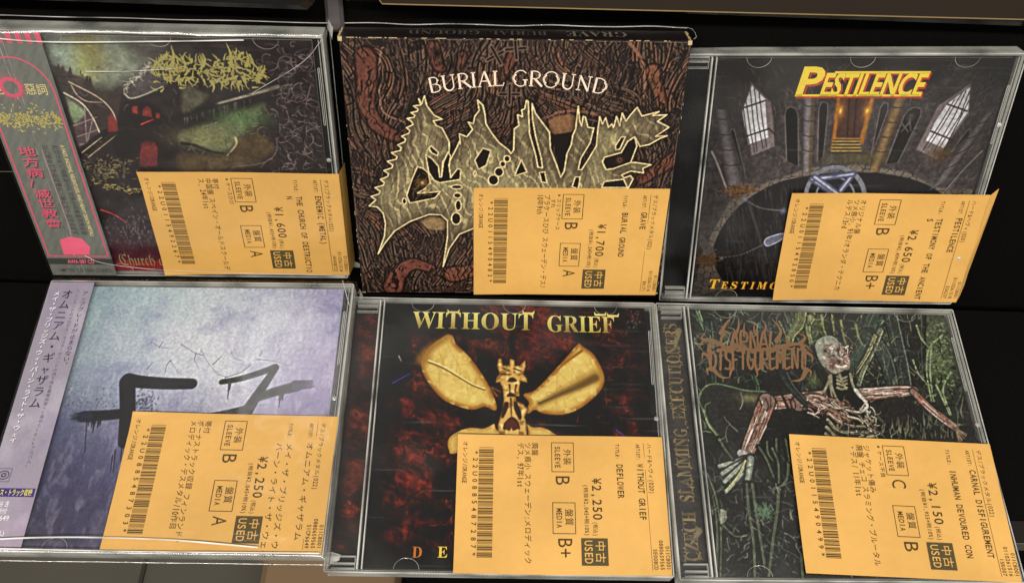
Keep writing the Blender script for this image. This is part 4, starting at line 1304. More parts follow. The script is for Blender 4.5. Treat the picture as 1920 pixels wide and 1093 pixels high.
    # torch-lit doorway with steps
    p.poly(Z7((1140, 385), (1200, 385), (1140, 760), (1090, 790)), (160, 104, 44), 1.0, 0.95)
    p.poly(Z8((200, 378), (165, 378), (80, 720), (120, 720)), (160, 108, 46), 1.0, 0.95)
    p.poly(Z7((1165, 385), (1300, 385), (1300, 690), (1130, 690)), (78, 52, 42), 0.8, 1.0, tex=0.2)
    p.poly(Z8((0, 378), (172, 378), (90, 680), (0, 680)), (76, 50, 42), 0.8, 1.0, tex=0.2)
    for x in (20, 70): p.stroke(Z8((x, 380), (x - 20, 660)), (44, 28, 24), 0.6, 0.5, 0.5)
    for q in (Z7((1165, 490))[0], Z8((148, 470))[0]):
        p.blob(q, 2.6, 5.5, (196, 128, 44), 0.8); p.blob(q, 0.8, 1.6, (250, 216, 96), 1)
    sx0, sx1 = Z7((1110, 0))[0][0], Z8((92, 0))[0][0]
    for i, y in enumerate((262, 267, 273, 279, 285)):
        p.poly([(sx0 - i * 1.0, y), (sx1 + i * 1.0, y), (sx1 + i, y + 3.0), (sx0 - i, y + 3.0)], (168, 140, 84) if i else (150, 110, 60), 0.4)
        p.poly([(sx0 - i * 1.0, y + 3), (sx1 + i, y + 3), (sx1 + i, y + 5.5), (sx0 - i, y + 5.5)], (40, 30, 24), 0.4)
    p.blob((1610, 300), 16, 4, (96, 88, 54), 0.7)
    # iron star ring and chains
    ring = (1568, 372)
    for r, w in ((55, 2.0), (36, 0.8)):
        p.stroke([(ring[0] + r * math.cos(a), ring[1] + r * math.sin(a)) for a in np.linspace(3.0, 6.5, 26)], (122, 124, 136), w, w, 0.3)
    tips = [(ring[0] + 54 * math.cos(a), ring[1] + 54 * math.sin(a)) for a in (-2.5, -0.9, 0.5, 2.2, 3.9)]
    for a, b in ((0, 2), (1, 3), (1, 0), (2, 4)):
        p.stroke([tips[a], tips[b]], (84, 86, 112), 3.0, 2.8, 0.4, curve=False)
        p.stroke([tips[a], tips[b]], (172, 176, 198), 1.0, 1.0, 0.4, curve=False)
    p.blob((1568, 330), 2.4, 2.4, (72, 76, 110), 0.9)
    for pts in (L((830, 200), (930, 250), (1040, 270), (1120, 275)), L((610, 695), (760, 670), (880, 620), (970, 575))):
        q = smooth_path(p.mm(pts), 9)
        for k, c in enumerate(q): p.blob(tuple(c), 0.5, 0.45, (126, 122, 124) if k % 2 else (74, 70, 74), 0.9, raw=True)
    for q, rx, ry in ((L((803, 180))[0], 1.6, 1.4), (L((590, 700))[0], 1.2, 1.2), (L((1140, 280))[0], 1.7, 1.9)):
        p.blob(q, rx, ry, (132, 132, 156), 0.9)
    p.poly(L((970, 560), (1000, 520), (1140, 480), (1130, 530), (1040, 580), (990, 590)), (112, 112, 134), 0.5, 1.0, True, line=(176, 176, 194), lw=0.5)
    p.poly(L((395, 480), (430, 500), (545, 680), (530, 720), (470, 690), (380, 560)), (98, 90, 88), 0.6, 1.0, tex=0.2)
    # dead brown grass
    for cx, cy, sx, sy, n in ((720, 95, 60, 32, 110), (460, 715, 50, 32, 130), (880, 80, 60, 12, 25)):
        for i in range(n):
            x, y = rs.normal(cx, sx), rs.normal(cy, sy)
            q = p.mm(L((x, y)))[0]
            p.stroke(curve_pts(rs, tuple(q), rs.uniform(1.0, 2.6), rs.uniform(0, 6.3), rs.normal(0, 0.5), 4), rs.choice([0, 1]) * np.array([36, 26, 14]) + np.array([92, 66, 40]), 0.4, 0.15, 0.25, 0.7, raw=True)
    vig = np.clip(np.hypot((X - 6) / 62, (Y + 5) / 66) - 0.55, 0, 1)
    p.C *= (1 - 0.55 * vig)[..., None]
    p.mottle(1.1, 31, 0.18, 3)
    return p


# --- lower left: pale plaster with brushed black signs
def picture_plaster():
    p = Picture(POSE[4], **BK)
    X, Y = p.X, p.Y
    rs = np.random.RandomState(9)
    Z = at_crop(100, 520, 3.429); W = at_crop(0, 510, 1.875)
    base = np.zeros(X.shape + (3,))
    u = (X + 55) / 121; v = (60 - Y) / 120

    def g(cx, cy, sx, sy): return np.exp(-(((u - cx) / sx) ** 2 + ((v - cy) / sy) ** 2))
    ctrl = [((0.12, 0.0, 0.3, 0.25), (150, 190, 198)), ((0.5, 0.05, 0.4, 0.2), (170, 186, 202)), ((0.55, 0.25, 0.3, 0.25), (204, 210, 226)), ((0.95, 0.05, 0.2, 0.3), (148, 140, 190)),
            ((0.95, 0.45, 0.2, 0.3), (142, 124, 182)), ((0.1, 0.3, 0.25, 0.25), (156, 178, 198)), ((0.05, 0.62, 0.25, 0.2), (84, 92, 136)), ((0.4, 0.5, 0.3, 0.2), (172, 174, 208)),
            ((0.15, 0.8, 0.3, 0.2), (92, 88, 138)), ((0.1, 1.0, 0.3, 0.15), (84, 74, 108)), ((0.5, 0.9, 0.4, 0.3), (110, 92, 150)), ((0.9, 0.85, 0.3, 0.3), (110, 90, 150))]
    W_ = sum(g(*c) for c, _ in ctrl)
    for c, col in ctrl: base += (g(*c) / W_)[..., None] * np.array(col) / 255.0
    g_ = base.mean(-1, keepdims=True)
    p.C[:] = (g_ + (base - g_) * 0.85)
    p.lay(np.exp(-(((u - 0.55) / 0.28) ** 2 + ((v - 0.28) / 0.22) ** 2)) * 0.7, (226, 229, 238))
    p.lay(np.clip((v - 0.45) * 2.2, 0, 1) * np.clip(1.1 - u * 0.8, 0.25, 1) * 0.55, (78, 74, 112))
    n1 = fbm(X, Y, 14, 2, 5); n2 = fbm(X + 9, Y * 0.6, 5, 8, 5); n3 = fbm(X, Y * 0.35, 2.2, 15, 4)
    p.lay(np.clip((n1 - 0.52) * 4, 0, 1) * 0.35, (214, 216, 230))
    p.lay(np.clip((0.46 - n1) * 4, 0, 1) * 0.35, (104, 104, 158))
    p.lay(np.clip((n2 - 0.56) * 6, 0, 1) * 0.30 * (0.4 + v), (198, 184, 220))
    p.lay(np.clip((0.40 - n3) * 7, 0, 1) * 0.30 * np.clip(v * 1.6 - 0.3, 0.1, 1), (62, 58, 98))
    p.lay(np.clip((n3 - 0.60) * 8, 0, 1) * 0.22, (222, 220, 236))
    # cracks
    for pts in (Z((815, 420), (910, 480), (960, 490), (1010, 560), (1050, 610), (1100, 635)), Z((910, 480), (890, 520), (925, 575)), Z((620, 410), (670, 440), (725, 445)), Z((670, 440), (700, 400)), Z((745, 520), (720, 560), (720, 600)), Z((745, 525), (795, 610)),
                Z((590, 585), (630, 540)), Z((1100, 635), (1200, 600), (1260, 550)), Z((1300, 520), (1400, 525), (1520, 555)), Z((1030, 550), (1080, 490)), Z((1410, 370), (1450, 440), (1440, 500)), Z((1320, 500), (1340, 460)), Z((960, 490), (945, 460)), Z((1140, 470), (1160, 510), (1200, 525))):
        q = p.mm(pts)
        q = q + rs.normal(0, 0.25, q.shape)
        p.stroke(q, (96, 98, 122), 0.42, 0.2, 0.3, 0.75, raw=True, curve=False)
        p.stroke(q + [0.4, -0.4], (222, 222, 234), 0.3, 0.2, 0.3, 0.5, raw=True, curve=False)
    ink = (26, 25, 28)
    p.stroke(Z((470, 648), (560, 662), (720, 672), (880, 674)), ink, 6.4, 5.2, 0.35)
    p.stroke(Z((472, 650), (470, 800), (470, 960)), ink, 6.4, 6.8, 0.4)
    p.stroke(W((440, 380), (440, 480), (432, 592)), ink, 6.6, 5.6, 0.4)
    p.stroke(Z((440, 866), (300, 878), (180, 885)), ink, 4.6, 5.0, 0.8)
    for i in range(36):
        y = 878 + rs.normal(0, 17); x1 = rs.uniform(90, 190)
        p.stroke(Z((230, y), (x1, y + 6)), (44, 44, 66), 1.2, 0.3, 0.6, 0.5)
    p.stroke(Z((1075, 662), (1200, 640), (1330, 600), (1420, 566)), ink, 2.6, 3.2, 0.35)
    p.stroke(Z((1425, 570), (1350, 680), (1290, 770), (1225, 870)), ink, 3.0, 5.4, 0.4)
    p.stroke(Z((1300, 765), (1420, 725), (1560, 690)), ink, 3.6, 4.8, 0.8)
    for i in range(34):
        y = 690 + rs.normal(0, 16); x1 = rs.uniform(1590, 1680)
        p.stroke(Z((1540, y), (x1, y - 10)), (60, 54, 84), 1.2, 0.3, 0.6, 0.5)
    p.stroke(Z((930, 880), (1100, 862), (1250, 838)), ink, 1.0, 4.5, 0.4)
    for x, y, L in ((1122, 675, 100), (1133, 675, 40), (1452, 745, 80), (1465, 740, 35), (1474, 740, 40), (222, 900, 45), (240, 900, 60), (262, 900, 40), (280, 900, 55), (298, 900, 45), (250, 900, 90)):
        p.stroke(Z((x, y), (x - 8, y + L)), ink, 0.7, 0.4, 0.25, 0.9)
    for x, y, L in ((425, 600, 60), (390, 640, 60), (400, 620, 80), (300, 510, 120), (330, 520, 30), (345, 520, 22)):
        p.stroke(W((x, y), (x - 8, y + L)), ink, 0.6, 0.35, 0.25, 0.85)
    for i in range(160):
        x, y = rs.normal(560, 45), rs.normal(785, 28)
        p.blob(Z((x, y))[0], rs.uniform(0.15, 0.5), rs.uniform(0.15, 0.6), (40, 40, 62), 0.8)
    for i in range(90):
        x, y = rs.uniform(80, 420), rs.normal(800, 60)
        p.blob(Z((x, y))[0], rs.uniform(0.15, 0.5), rs.uniform(0.15, 0.5), (48, 50, 80), 0.7)
    p.mottle(0.8, 41, 0.10, 2)
    p.C *= (1 - 0.22 * np.clip((v - 0.4) * 2, 0, 1) - 0.10 * np.clip((0.25 - u) * 4, 0, 1))[..., None]
    return p


# --- lower middle: crumpled red leather with a winged bone
def leather(p, seed):
    X, Y = p.X, p.Y
    a = fbm(X, Y * 1.3, 16, seed, 4); b = fbm(X * 0.7, Y, 9, seed + 3, 4)
    p.C[:] = np.array([26, 17, 15]) / 255.0
    p.lay(np.clip((a - 0.47) * 6, 0, 1) * 0.75, (92, 30, 22))
    p.lay(np.clip((b - 0.55) * 7, 0, 1) * 0.6, (128, 42, 28))
    for k, (s, sc, ag) in enumerate(((11, 0.22, 1.3), (7, 0.30, 0.6), (8, 0.26, 2.2))):
        st = strands(X, Y, s, seed + 20 + k, sc, 2.4, ag)
        p.lay(np.clip((0.14 - st) / 0.1, 0, 1) * np.clip((fbm(X, Y, 6, seed + 40 + k, 2) - 0.42) * 6, 0, 1) * 0.75, (22, 12, 11))
        p.lay(np.clip((0.1 - np.abs(st - 0.3)) / 0.08, 0, 1) * np.clip((a - 0.5) * 6, 0, 1) * 0.35, (168, 74, 50))
    p.mottle(1.3, seed + 60, 0.3, 3)


def rumple(p, seed, sl=slice(None)):
    X, Y = p.X, p.Y
    w = wrinkle(X, Y * 1.4 + 0.5 * X, 9, seed, 5)
    w2 = wrinkle(X * 0.8, Y + X * 0.4, 3.2, seed + 5, 3)
    k = np.clip((w - 0.45) * 2.6, 0, 1) * 0.8 + np.clip((w2 - 0.5) * 2.0, 0, 1) * 0.35 + 0.28
    p.C *= k[..., None]
    p.lay(np.clip((w - 0.80) * 9, 0, 1) * np.clip((p.C[..., 0] - 0.2) * 5, 0, 1) * 0.5, (190, 92, 62))


def picture_bone():
    p = Picture(POSE[5], **BK)
    X, Y = p.X, p.Y
    rs = np.random.RandomState(3)
    Z3 = at_crop(660, 560, 3.903); Z4 = at_crop(940, 560, 3.903); Z5 = at_crop(610, 800, 3.731)
    leather(p, 100)
    # dark left margin, brighter patches
    p.lay(np.clip((-38 - X) / 16, 0, 1) * 0.8, (24, 22, 22))
    p.lay(np.clip((X - 47) / 14, 0, 1) * 0.6, (26, 20, 19))
    p.lay(np.clip((Y - 44) / 12, 0, 1) * np.clip((-20 - X) / 15, 0, 1) * 0.8, (24, 20, 20))
    p.lay(np.clip((-46 - Y) / 9, 0, 1) * 0.85, (26, 20, 19))
    for pts, c in ((Z5((500, 130), (560, 120), (640, 160), (720, 270), (760, 330), (760, 500), (830, 560), (700, 540), (420, 545), (450, 420), (500, 300), (470, 220)), (146, 50, 32)),
                   (Z5((500, 690), (560, 660), (600, 700), (580, 780), (500, 810), (380, 760)), (122, 36, 28)),
                   (Z5((600, 640), (890, 640), (890, 670), (650, 680)), (118, 40, 30)),
                   (Z5((540, 20), (640, 20), (780, 70), (640, 70)), (132, 46, 32)),
                   (Z3((340, 760), (400, 700), (480, 720), (470, 800), (430, 860), (350, 840)), (120, 36, 30)),
                   (Z3((490, 850), (600, 800), (720, 830), (800, 900), (700, 940), (540, 930)), (112, 38, 32)),
                   (Z3((420, 260), (700, 250), (820, 300), (600, 350), (480, 340)), (98, 32, 26)),
                   (Z3((720, 260), (1000, 300), (1130, 330), (1140, 370), (900, 380), (800, 330)), (92, 44, 34)),
                   (Z4((180, 150), (330, 130), (520, 240), (480, 330), (250, 380), (130, 330)), (120, 34, 28)),
                   (Z4((160, 380), (400, 380), (400, 440), (250, 480), (180, 460)), (104, 30, 24)),
                   (Z4((860, 680), (930, 650), (940, 760), (860, 840)), (84, 30, 24)), (Z4((870, 920), (960, 880), (1010, 980), (850, 990)), (110, 32, 26))):
        p.poly(pts, c, 3.0, 0.85, True, tex=0.45, seed=int(sum(c)), ts=5)
    for i in range(140):
        x, y = rs.uniform(-50, 62), rs.uniform(-58, 56)
        p.stroke(curve_pts(rs, (x, y), rs.uniform(4, 13), rs.uniform(0, 6.3), rs.normal(0, 0.15), 5), (20, 11, 10), 0.8, 0.2, 0.5, 0.7, raw=True)
    for i in range(60):
        x, y = rs.uniform(-45, 62), rs.uniform(-50, 52)
        p.stroke(curve_pts(rs, (x, y), rs.uniform(3, 8), rs.uniform(0, 6.3), rs.normal(0, 0.15), 5), (150, 74, 52), 0.35, 0.1, 0.4, 0.45, raw=True)
    rumple(p, 300)
    p.C *= 0.74
    p.stroke(Z5((570, 500), (670, 430)), (36, 22, 20), 1.2, 0.5, 0.4); p.stroke(Z5((680, 460), (800, 580)), (36, 18, 14), 0.9, 0.5, 0.4)
    p.poly(Z4((70, 200), (100, 260), (100, 420), (60, 380), (50, 300)), (16, 11, 11), 1.2, 0.95)

    # shoulder-blade wings
    def wing(outline, spine, dark, shade):
        p.poly(outline, (26, 15, 8), 4.0, 0.9, True)
        p.poly(outline, (196, 156, 74), 0.4, 1.0, True)
        sd, sl, _ = p.poly_mask(outline, 0.4, True)
        p.lay(np.clip((sd - 0.3) / 3.5, 0, 1) * 0.9, (224, 198, 114), sl)
        p.lay(np.clip(1.1 - sd / 2.0, 0, 1) * (sd > 0) * 0.85, (132, 78, 24), sl)
        p.lay((sd > 0) * np.clip((fbm(X[sl], Y[sl], 5, 33, 4) - 0.5) * 5, 0, 1) * 0.35, (188, 152, 72), sl)
        p.lay((sd > 0) * np.clip((fbm(X[sl], Y[sl], 3, 39, 4) - 0.56) * 7, 0, 1) * 0.4, (240, 224, 150), sl)
        p.stroke(shade, (158, 116, 46), 6.5, 2.5, 3.0, 0.6)
        for q_ in range(26):
            r_ = np.random.RandomState(q_)
            a_ = np.array(spine[0]) * (1 - q_ / 26) + np.array(spine[-1]) * q_ / 26
            p.stroke([tuple(a_), tuple(a_ + r_.normal(0, 9, 2)), tuple(a_ + r_.normal(0, 22, 2))], (176, 134, 60), 0.5, 0.2, 0.6, 0.3)
        p.stroke(spine, dark, 1.1, 0.7, 0.6, 0.95)
        p.stroke([(a, b - 2.2) for a, b in spine], (240, 222, 150), 0.7, 0.5, 0.5, 0.8)
    wing(Z3((700, 250), (735, 262), (760, 320), (870, 430), (980, 590), (1030, 690), (1060, 790), (1030, 802), (975, 778), (880, 800), (760, 770), (660, 720), (570, 620), (515, 520), (510, 430), (570, 340), (650, 280)),
         Z3((560, 450), (660, 490), (780, 560), (880, 620), (970, 655)), (120, 84, 30), Z3((520, 430), (560, 360), (690, 275)))
    wing(Z4((545, 340), (572, 318), (600, 340), (680, 400), (740, 510), (755, 580), (735, 650), (660, 730), (560, 800), (440, 838), (310, 828), (250, 800), (200, 828), (178, 810), (205, 750), (165, 690), (240, 665), (330, 580), (450, 450)),
         Z4((690, 570), (560, 630), (420, 690), (280, 750)), (112, 82, 32), Z4((690, 560), (500, 650), (290, 760)))
    p.stroke(Z4((690, 568), (560, 632), (420, 690), (280, 755)), (110, 86, 40), 3.4, 1.4, 1.6, 0.85)
    p.stroke(Z4((590, 370), (480, 450), (350, 560)), (146, 98, 34), 1.4, 0.8, 0.6, 0.7)
    # central bones
    bone, dk = (206, 166, 92), (48, 26, 14)
    body = Z4((0, 430), (10, 480), (60, 480), (65, 430), (95, 440), (100, 480), (135, 480), (175, 440), (178, 490), (160, 540), (185, 570), (190, 600), (140, 590), (130, 650), (132, 700), (105, 700),
              (110, 740), (160, 760), (190, 800), (170, 860), (190, 920), (190, 1000), (-40, 1000), (-20, 900), (10, 800), (20, 720), (10, 640), (-10, 600), (-40, 600), (-30, 560), (-10, 540), (-30, 480), (-20, 430))
    body = body + Z3((1095, 430))[:0]
    p.poly(body, dk, 2.5, 0.95)
    p.poly(body, bone, 0.5, 1.0)
    sd, sl, _ = p.poly_mask(body, 0.4)
    p.lay((sd > 0) * np.clip((fbm(X[sl], Y[sl], 2.6, 51, 4) - 0.47) * 6, 0, 1) * 0.75, (132, 88, 36), sl)
    p.lay((sd > 0) * np.clip((fbm(X[sl], Y[sl], 2.2, 57, 4) - 0.56) * 8, 0, 1) * 0.7, (240, 218, 150), sl)
    p.lay(np.clip(1 - sd / 0.9, 0, 1) * (sd > 0) * 0.6, (110, 66, 26), sl)
    for pts in (Z4((10, 780), (30, 745), (52, 750), (45, 800), (15, 860), (0, 850)), Z4((90, 745), (112, 745), (140, 800), (150, 860), (130, 870), (95, 800)), Z4((20, 900), (70, 855), (110, 870), (135, 920), (125, 950), (20, 950)),
                Z4((45, 595), (60, 570), (90, 565), (115, 590), (80, 600)), Z4((45, 690), (70, 676), (100, 690), (100, 705), (45, 705)), Z4((-30, 650), (0, 660), (5, 700), (-20, 730))):
        p.poly(pts, (50, 28, 20), 0.6, 0.95, True)
    p.poly(Z4((30, 900), (70, 862), (115, 900), (125, 945), (30, 945)), (96, 44, 30), 0.8, 0.8, True)
    for pts in (Z4((25, 1000), (30, 945), (60, 960), (75, 935), (85, 960), (125, 940), (130, 1000)),):
        p.poly(pts, (214, 176, 100), 0.5, 1.0)
    for a, b in (((20, 500), (60, 520)), ((95, 500), (150, 520)), ((0, 540), (70, 545)), ((60, 620), (65, 680)), ((110, 620), (100, 680)), ((70, 720), (75, 850))):
        p.stroke(Z4(a, b), (92, 54, 22), 0.9, 0.4, 0.6, 0.8)
    # lower wing tips half hidden by the tag
    for pts in (Z3((1040, 905), (960, 940), (860, 935), (760, 970), (705, 1020), (708, 1093), (760, 1120), (1060, 1000), (1050, 940)), Z4((190, 905), (230, 930), (310, 935), (420, 1000), (420, 1040), (220, 1040), (200, 960))):
        p.poly(pts, (24, 13, 8), 3.0, 0.9, True)
        p.poly(pts, (214, 180, 98), 0.4, 1.0, True)
        sd, sl, _ = p.poly_mask(pts, 0.4, True)
        p.lay(np.clip(1 - sd / 1.8, 0, 1) * (sd > 0) * 0.6, (140, 88, 32), sl)
        p.lay((sd > 0) * np.clip((fbm(X[sl], Y[sl], 4, 71, 4) - 0.5) * 6, 0, 1) * 0.5, (236, 210, 136), sl)
    p.stroke(Z3((1060, 700), (1020, 640), (1085, 670)), (120, 72, 30), 1.0, 0.4, 0.4)
    # blue pen scratches
    p.stroke(Z3((295, 605), (425, 535)), (62, 58, 132), 0.5, 0.3, 0.3, 0.9); p.stroke(Z4((845, 950), (920, 1005)), (74, 58, 132), 0.6, 0.3, 0.4, 0.9); p.stroke(Z3((855, 125), (875, 95)), (58, 54, 112), 0.5, 0.3, 0.3, 0.8)
    p.stroke(Z3((340, 408), (358, 445)), (150, 140, 138), 0.35, 0.2, 0.25, 0.8)
    for i in range(26):
        x, y = rs.normal(975, 28), rs.normal(150, 45)
        p.blob(Z4((x, y))[0], rs.uniform(0.2, 0.6), rs.uniform(0.3, 0.8), (112, 110, 98), 0.6)
    return p


# --- lower right: tangled forest with a skeletal figure
def forest(p, seed, rs, n=420):
    X, Y = p.X, p.Y
    p.C[:] = np.array([40, 38, 35]) / 255.0
    p.mottle(7, seed, 0.35)
    t = fbm(X, Y, 12, seed + 3, 4)
    p.lay(np.clip((t - 0.5) * 5, 0, 1) * 0.35, (50, 62, 46))


def picture_forest():
    p = Picture(POSE[6], -57.4, 67.2, -60.8, 60.0)
    X, Y = p.X, p.Y
    rs = np.random.RandomState(21)
    Z6 = at_crop(1220, 570, 3.903); Z7 = at_crop(1500, 570, 3.903); Z8 = at_crop(1240, 820, 4.003)
    forest(p, 7, rs)
    # mossy light between trunks
    for c, rx, ry, col in ((Z7((770, 260))[0], 15, 20, (84, 96, 66)), (Z7((1040, 420))[0], 10, 18, (92, 112, 62)), (Z7((1010, 150))[0], 10, 10, (86, 100, 66)), (Z7((640, 330))[0], 9, 14, (66, 78, 56)), (Z7((110, 550))[0], 4, 4, (104, 118, 48)), (Z6((1190, 140))[0], 8, 9, (88, 98, 44)), (Z7((40, 110))[0], 8, 9, (84, 96, 46)), (Z6((420, 160))[0], 6, 8, (58, 82, 56))):
        p.blob(c, rx, ry, col, 0.85)
    for i in range(900):
        k = rs.randint(3)
        c = (Z7((770, 260))[0], Z7((1030, 400))[0], Z7((600, 300))[0])[k]
        x, y = c[0] + rs.normal(0, 34), c[1] + rs.normal(0, 42)
        col = np.array([(122, 140, 84), (40, 46, 34), (148, 160, 108)][rs.randint(3)]) * rs.uniform(0.7, 1.05)
        q = p.mm([(x, y)])[0]
        if q[0] > 66 or q[1] > 59 or q[1] < -8: continue
        p.stroke(curve_pts(rs, tuple(q), rs.uniform(0.8, 2.2), rs.uniform(0, 6.3), rs.normal(0, 0.5), 3), col, 0.7, 0.2, 0.3, 0.6, raw=True)
    # trunks
    trunk, rim = (38, 44, 40), (86, 106, 92)

    def limb(pts, w0, w1, col=trunk, edge=rim):
        p.stroke(pts, (24, 25, 23), w0 + 1.2, w1 + 1.0, 0.6, 0.9)
        p.stroke(pts, col, w0, w1, 0.5, 1.0, tex=0.25, seed=4)
        q = smooth_path(p.mm(pts)); d = np.gradient(q, axis=0); nn = np.c_[-d[:, 1], d[:, 0]] / (np.hypot(d[:, 0], d[:, 1])[:, None] + 1e-6)
        w = np.linspace(w0, w1, len(q))[:, None]
        p.stroke(q + nn * w * 0.38, edge, 0.55, 0.35, 0.35, 0.7, raw=True, curve=False)
        p.stroke(q - nn * w * 0.2, edge, 0.3, 0.2, 0.3, 0.4, raw=True, curve=False)
    limb(Z7((820, 60), (830, 300), (850, 520)), 14, 10, (44, 42, 36), (80, 84, 64))
    limb(Z7((580, 70), (540, 150), (510, 250), (440, 360), (380, 450)), 9, 5, (54, 72, 60), (110, 134, 110))
    limb(Z7((520, 220), (610, 330), (660, 450), (690, 580)), 8, 6, (50, 62, 54), (100, 120, 100))
    limb(Z7((680, 70), (720, 250), (760, 420), (790, 590)), 7, 6, (52, 58, 52), (112, 124, 104))
    limb(Z7((600, 180), (540, 330), (470, 480), (440, 580)), 3.0, 2.0, (90, 98, 76), (160, 164, 124))
    limb(Z7((560, 220), (500, 360), (400, 520)), 2.0, 1.2, (108, 108, 62), (176, 172, 110))
    limb(Z6((350, 40), (400, 180)), 2.2, 1.4, (74, 96, 62), (130, 156, 104))
    limb(Z6((1110, 40), (1100, 130), (1040, 210), (1030, 260)), 6, 3, (100, 106, 52), (160, 166, 90))
    limb(Z6((1190, 90), (1160, 160), (1180, 270)), 3, 2, (108, 114, 58), (168, 174, 100))
    limb(Z6((430, 130), (450, 300), (470, 560)), 4, 2.5, (38, 52, 44), (84, 110, 84))
    limb(Z6((760, 520), (790, 600), (780, 660)), 2.5, 1.5, (40, 62, 46), (86, 124, 86))
    for i in range(80):
        x, y = rs.uniform(300, 1240), rs.uniform(45, 330)
        q = p.mm(Z6((x, y)))[0]
        col = [(96, 112, 84), (58, 78, 60), (132, 138, 86), (80, 96, 92)][rs.randint(4)]
        p.stroke(curve_pts(rs, tuple(q), rs.uniform(3, 11), -1.57 + rs.normal(0, 0.4), rs.normal(0, 0.15), 5), col, rs.uniform(0.3, 0.9), 0.15, 0.3, 0.7, raw=True)
    for pts in (Z7((80, 70), (60, 160), (90, 240)), Z7((170, 70), (180, 160), (210, 230)), Z7((240, 70), (255, 150), (262, 210)), Z7((310, 110), (330, 230), (360, 320)), Z7((420, 140), (440, 230), (470, 290))):
        p.stroke(pts, (120, 130, 70), 1.3, 0.5, 0.4, 0.9)
    for pts in (Z7((1055, 215), (960, 310), (940, 480), (975, 700)), Z7((865, 145), (900, 240), (960, 310)), Z7((975, 300), (965, 480), (990, 700)), Z7((1115, 490), (1060, 620), (1120, 800)), Z7((840, 400), (880, 500), (940, 570)), Z7((1010, 580), (1060, 690), (1110, 800))):
        p.stroke(pts, (122, 142, 92), 0.9, 0.5, 0.35, 0.9)
    for i in range(520):
        x, y = rs.uniform(-56, 66), rs.uniform(0, 60) if i % 4 else rs.uniform(-60, 0)
        c = [(96, 106, 84), (70, 84, 62), (118, 120, 84), (64, 74, 70), (26, 26, 23), (20, 20, 18)][rs.randint(6)]
        L_ = rs.uniform(3, 12) if y > 5 else rs.uniform(2, 7)
        p.stroke(curve_pts(rs, (x, y), L_, math.pi / 2 + rs.normal(0, 0.55), rs.normal(0, 0.2), 5), c, rs.uniform(0.45, 0.8), 0.2, 0.3, rs.uniform(0.25, 0.75), raw=True)
    # dark boulder-like hollow with a rim light, left
    p.poly(Z6((360, 700), (380, 630), (450, 580), (560, 580), (700, 610), (830, 640), (790, 760), (720, 900), (660, 1040), (560, 1080), (500, 960), (400, 800)), (48, 45, 42), 1.2, 1.0, True, tex=0.25)
    p.stroke(Z6((395, 770), (358, 690), (400, 600), (480, 572), (580, 590), (700, 620), (850, 630)), (98, 122, 78), 0.9, 0.5, 0.5, 0.9)
    p.stroke(Z6((395, 770), (430, 870), (500, 960), (560, 1080), (600, 1140)), (124, 148, 92), 0.9, 0.7, 0.4, 0.9)
    p.stroke(Z6((440, 710), (405, 740), (430, 850), (550, 1000)), (92, 110, 76), 0.6, 0.3, 0.4, 0.8)
    p.blob(Z6((730, 680))[0], 7, 3, (126, 120, 66), 0.8)
    p.poly(Z6((900, 780), (1249, 760), (1249, 940), (1010, 930), (960, 1093), (790, 1093), (850, 900)), (36, 33, 31), 2.0, 0.9, True)
    p.poly(Z7((480, 690), (840, 700), (860, 860), (700, 940), (620, 860), (540, 780)), (44, 38, 37), 1.6, 0.9, True)
    # arms
    flesh = (122, 92, 78)

    def arm(pts, w0, w1, seed):
        p.stroke(pts, (30, 24, 22), w0 + 1.2, w1 + 1.0, 0.6)
        p.stroke(pts, flesh, w0, w1, 0.4, 1.0)
        q = smooth_path(p.mm(pts), 8); d = np.gradient(q, axis=0); nn = np.c_[-d[:, 1], d[:, 0]] / (np.hypot(d[:, 0], d[:, 1])[:, None] + 1e-6)
        r = np.random.RandomState(seed)
        for i in range(70):
            off = r.uniform(-0.48, 0.48); a = r.randint(0, max(1, len(q) - 5)); b = min(len(q), a + r.randint(4, 14))
            w = np.linspace(w0, w1, len(q))[a:b, None]
            if b - a < 2: continue
            p.stroke(q[a:b] + nn[a:b] * w * (off + r.normal(0, 0.05)), [(176, 150, 130), (132, 70, 52), (156, 112, 84), (198, 186, 178), (62, 44, 40), (164, 88, 62)][r.randint(6)], 0.5, 0.2, 0.3, 0.8, raw=True, curve=False)
    arm(Z6((1290, 665), (1100, 690), (950, 710), (850, 715)), 6.0, 6.6, 1)
    arm(Z6((860, 700), (820, 810), (770, 930), (720, 1060)), 7.2, 5.4, 2)
    arm(Z7((0, 720), (120, 690), (220, 720), (300, 770)), 6.6, 4.6, 3)
    arm(Z7((470, 650), (600, 640), (760, 625), (850, 625)), 6.2, 4.2, 4)
    arm(Z7((840, 630), (950, 740), (1060, 830), (1150, 895)), 3.0, 3.0, 5)
    p.stroke(Z8((610, 110), (650, 130), (695, 145)), (146, 142, 142), 3.6, 3.2, 0.4)
    for pts, w in ((((640, 150), (540, 180), (445, 205)), 3.0), (((645, 165), (540, 215), (465, 262)), 3.0), (((655, 170), (560, 250), (485, 320)), 3.0), (((665, 170), (590, 290), (495, 395)), 2.6), (((680, 150), (670, 230), (655, 330)), 4.0)):
        p.stroke(Z8(*pts), (34, 32, 29), w + 0.9, w, 0.4)
        p.stroke(Z8(*pts), (110, 120, 108), w * 0.75, w * 0.6, 0.4)
        for o in (-6, 3): p.stroke(Z8(*[(a + o, b + o) for a, b in pts]), (158, 166, 142), 0.4, 0.3, 0.3, 0.8)
    p.stroke(Z8((640, 165), (590, 270), (500, 385)), (176, 172, 96), 0.8, 0.8, 0.3)
    for i in range(26):
        a = rs.uniform(0.4, 1.3)
        p.stroke(Z7((1150, 895), (1150 + 95 * math.cos(a), 895 + 110 * math.sin(a))), (122, 96, 72), 0.45, 0.2, 0.3, 0.8)
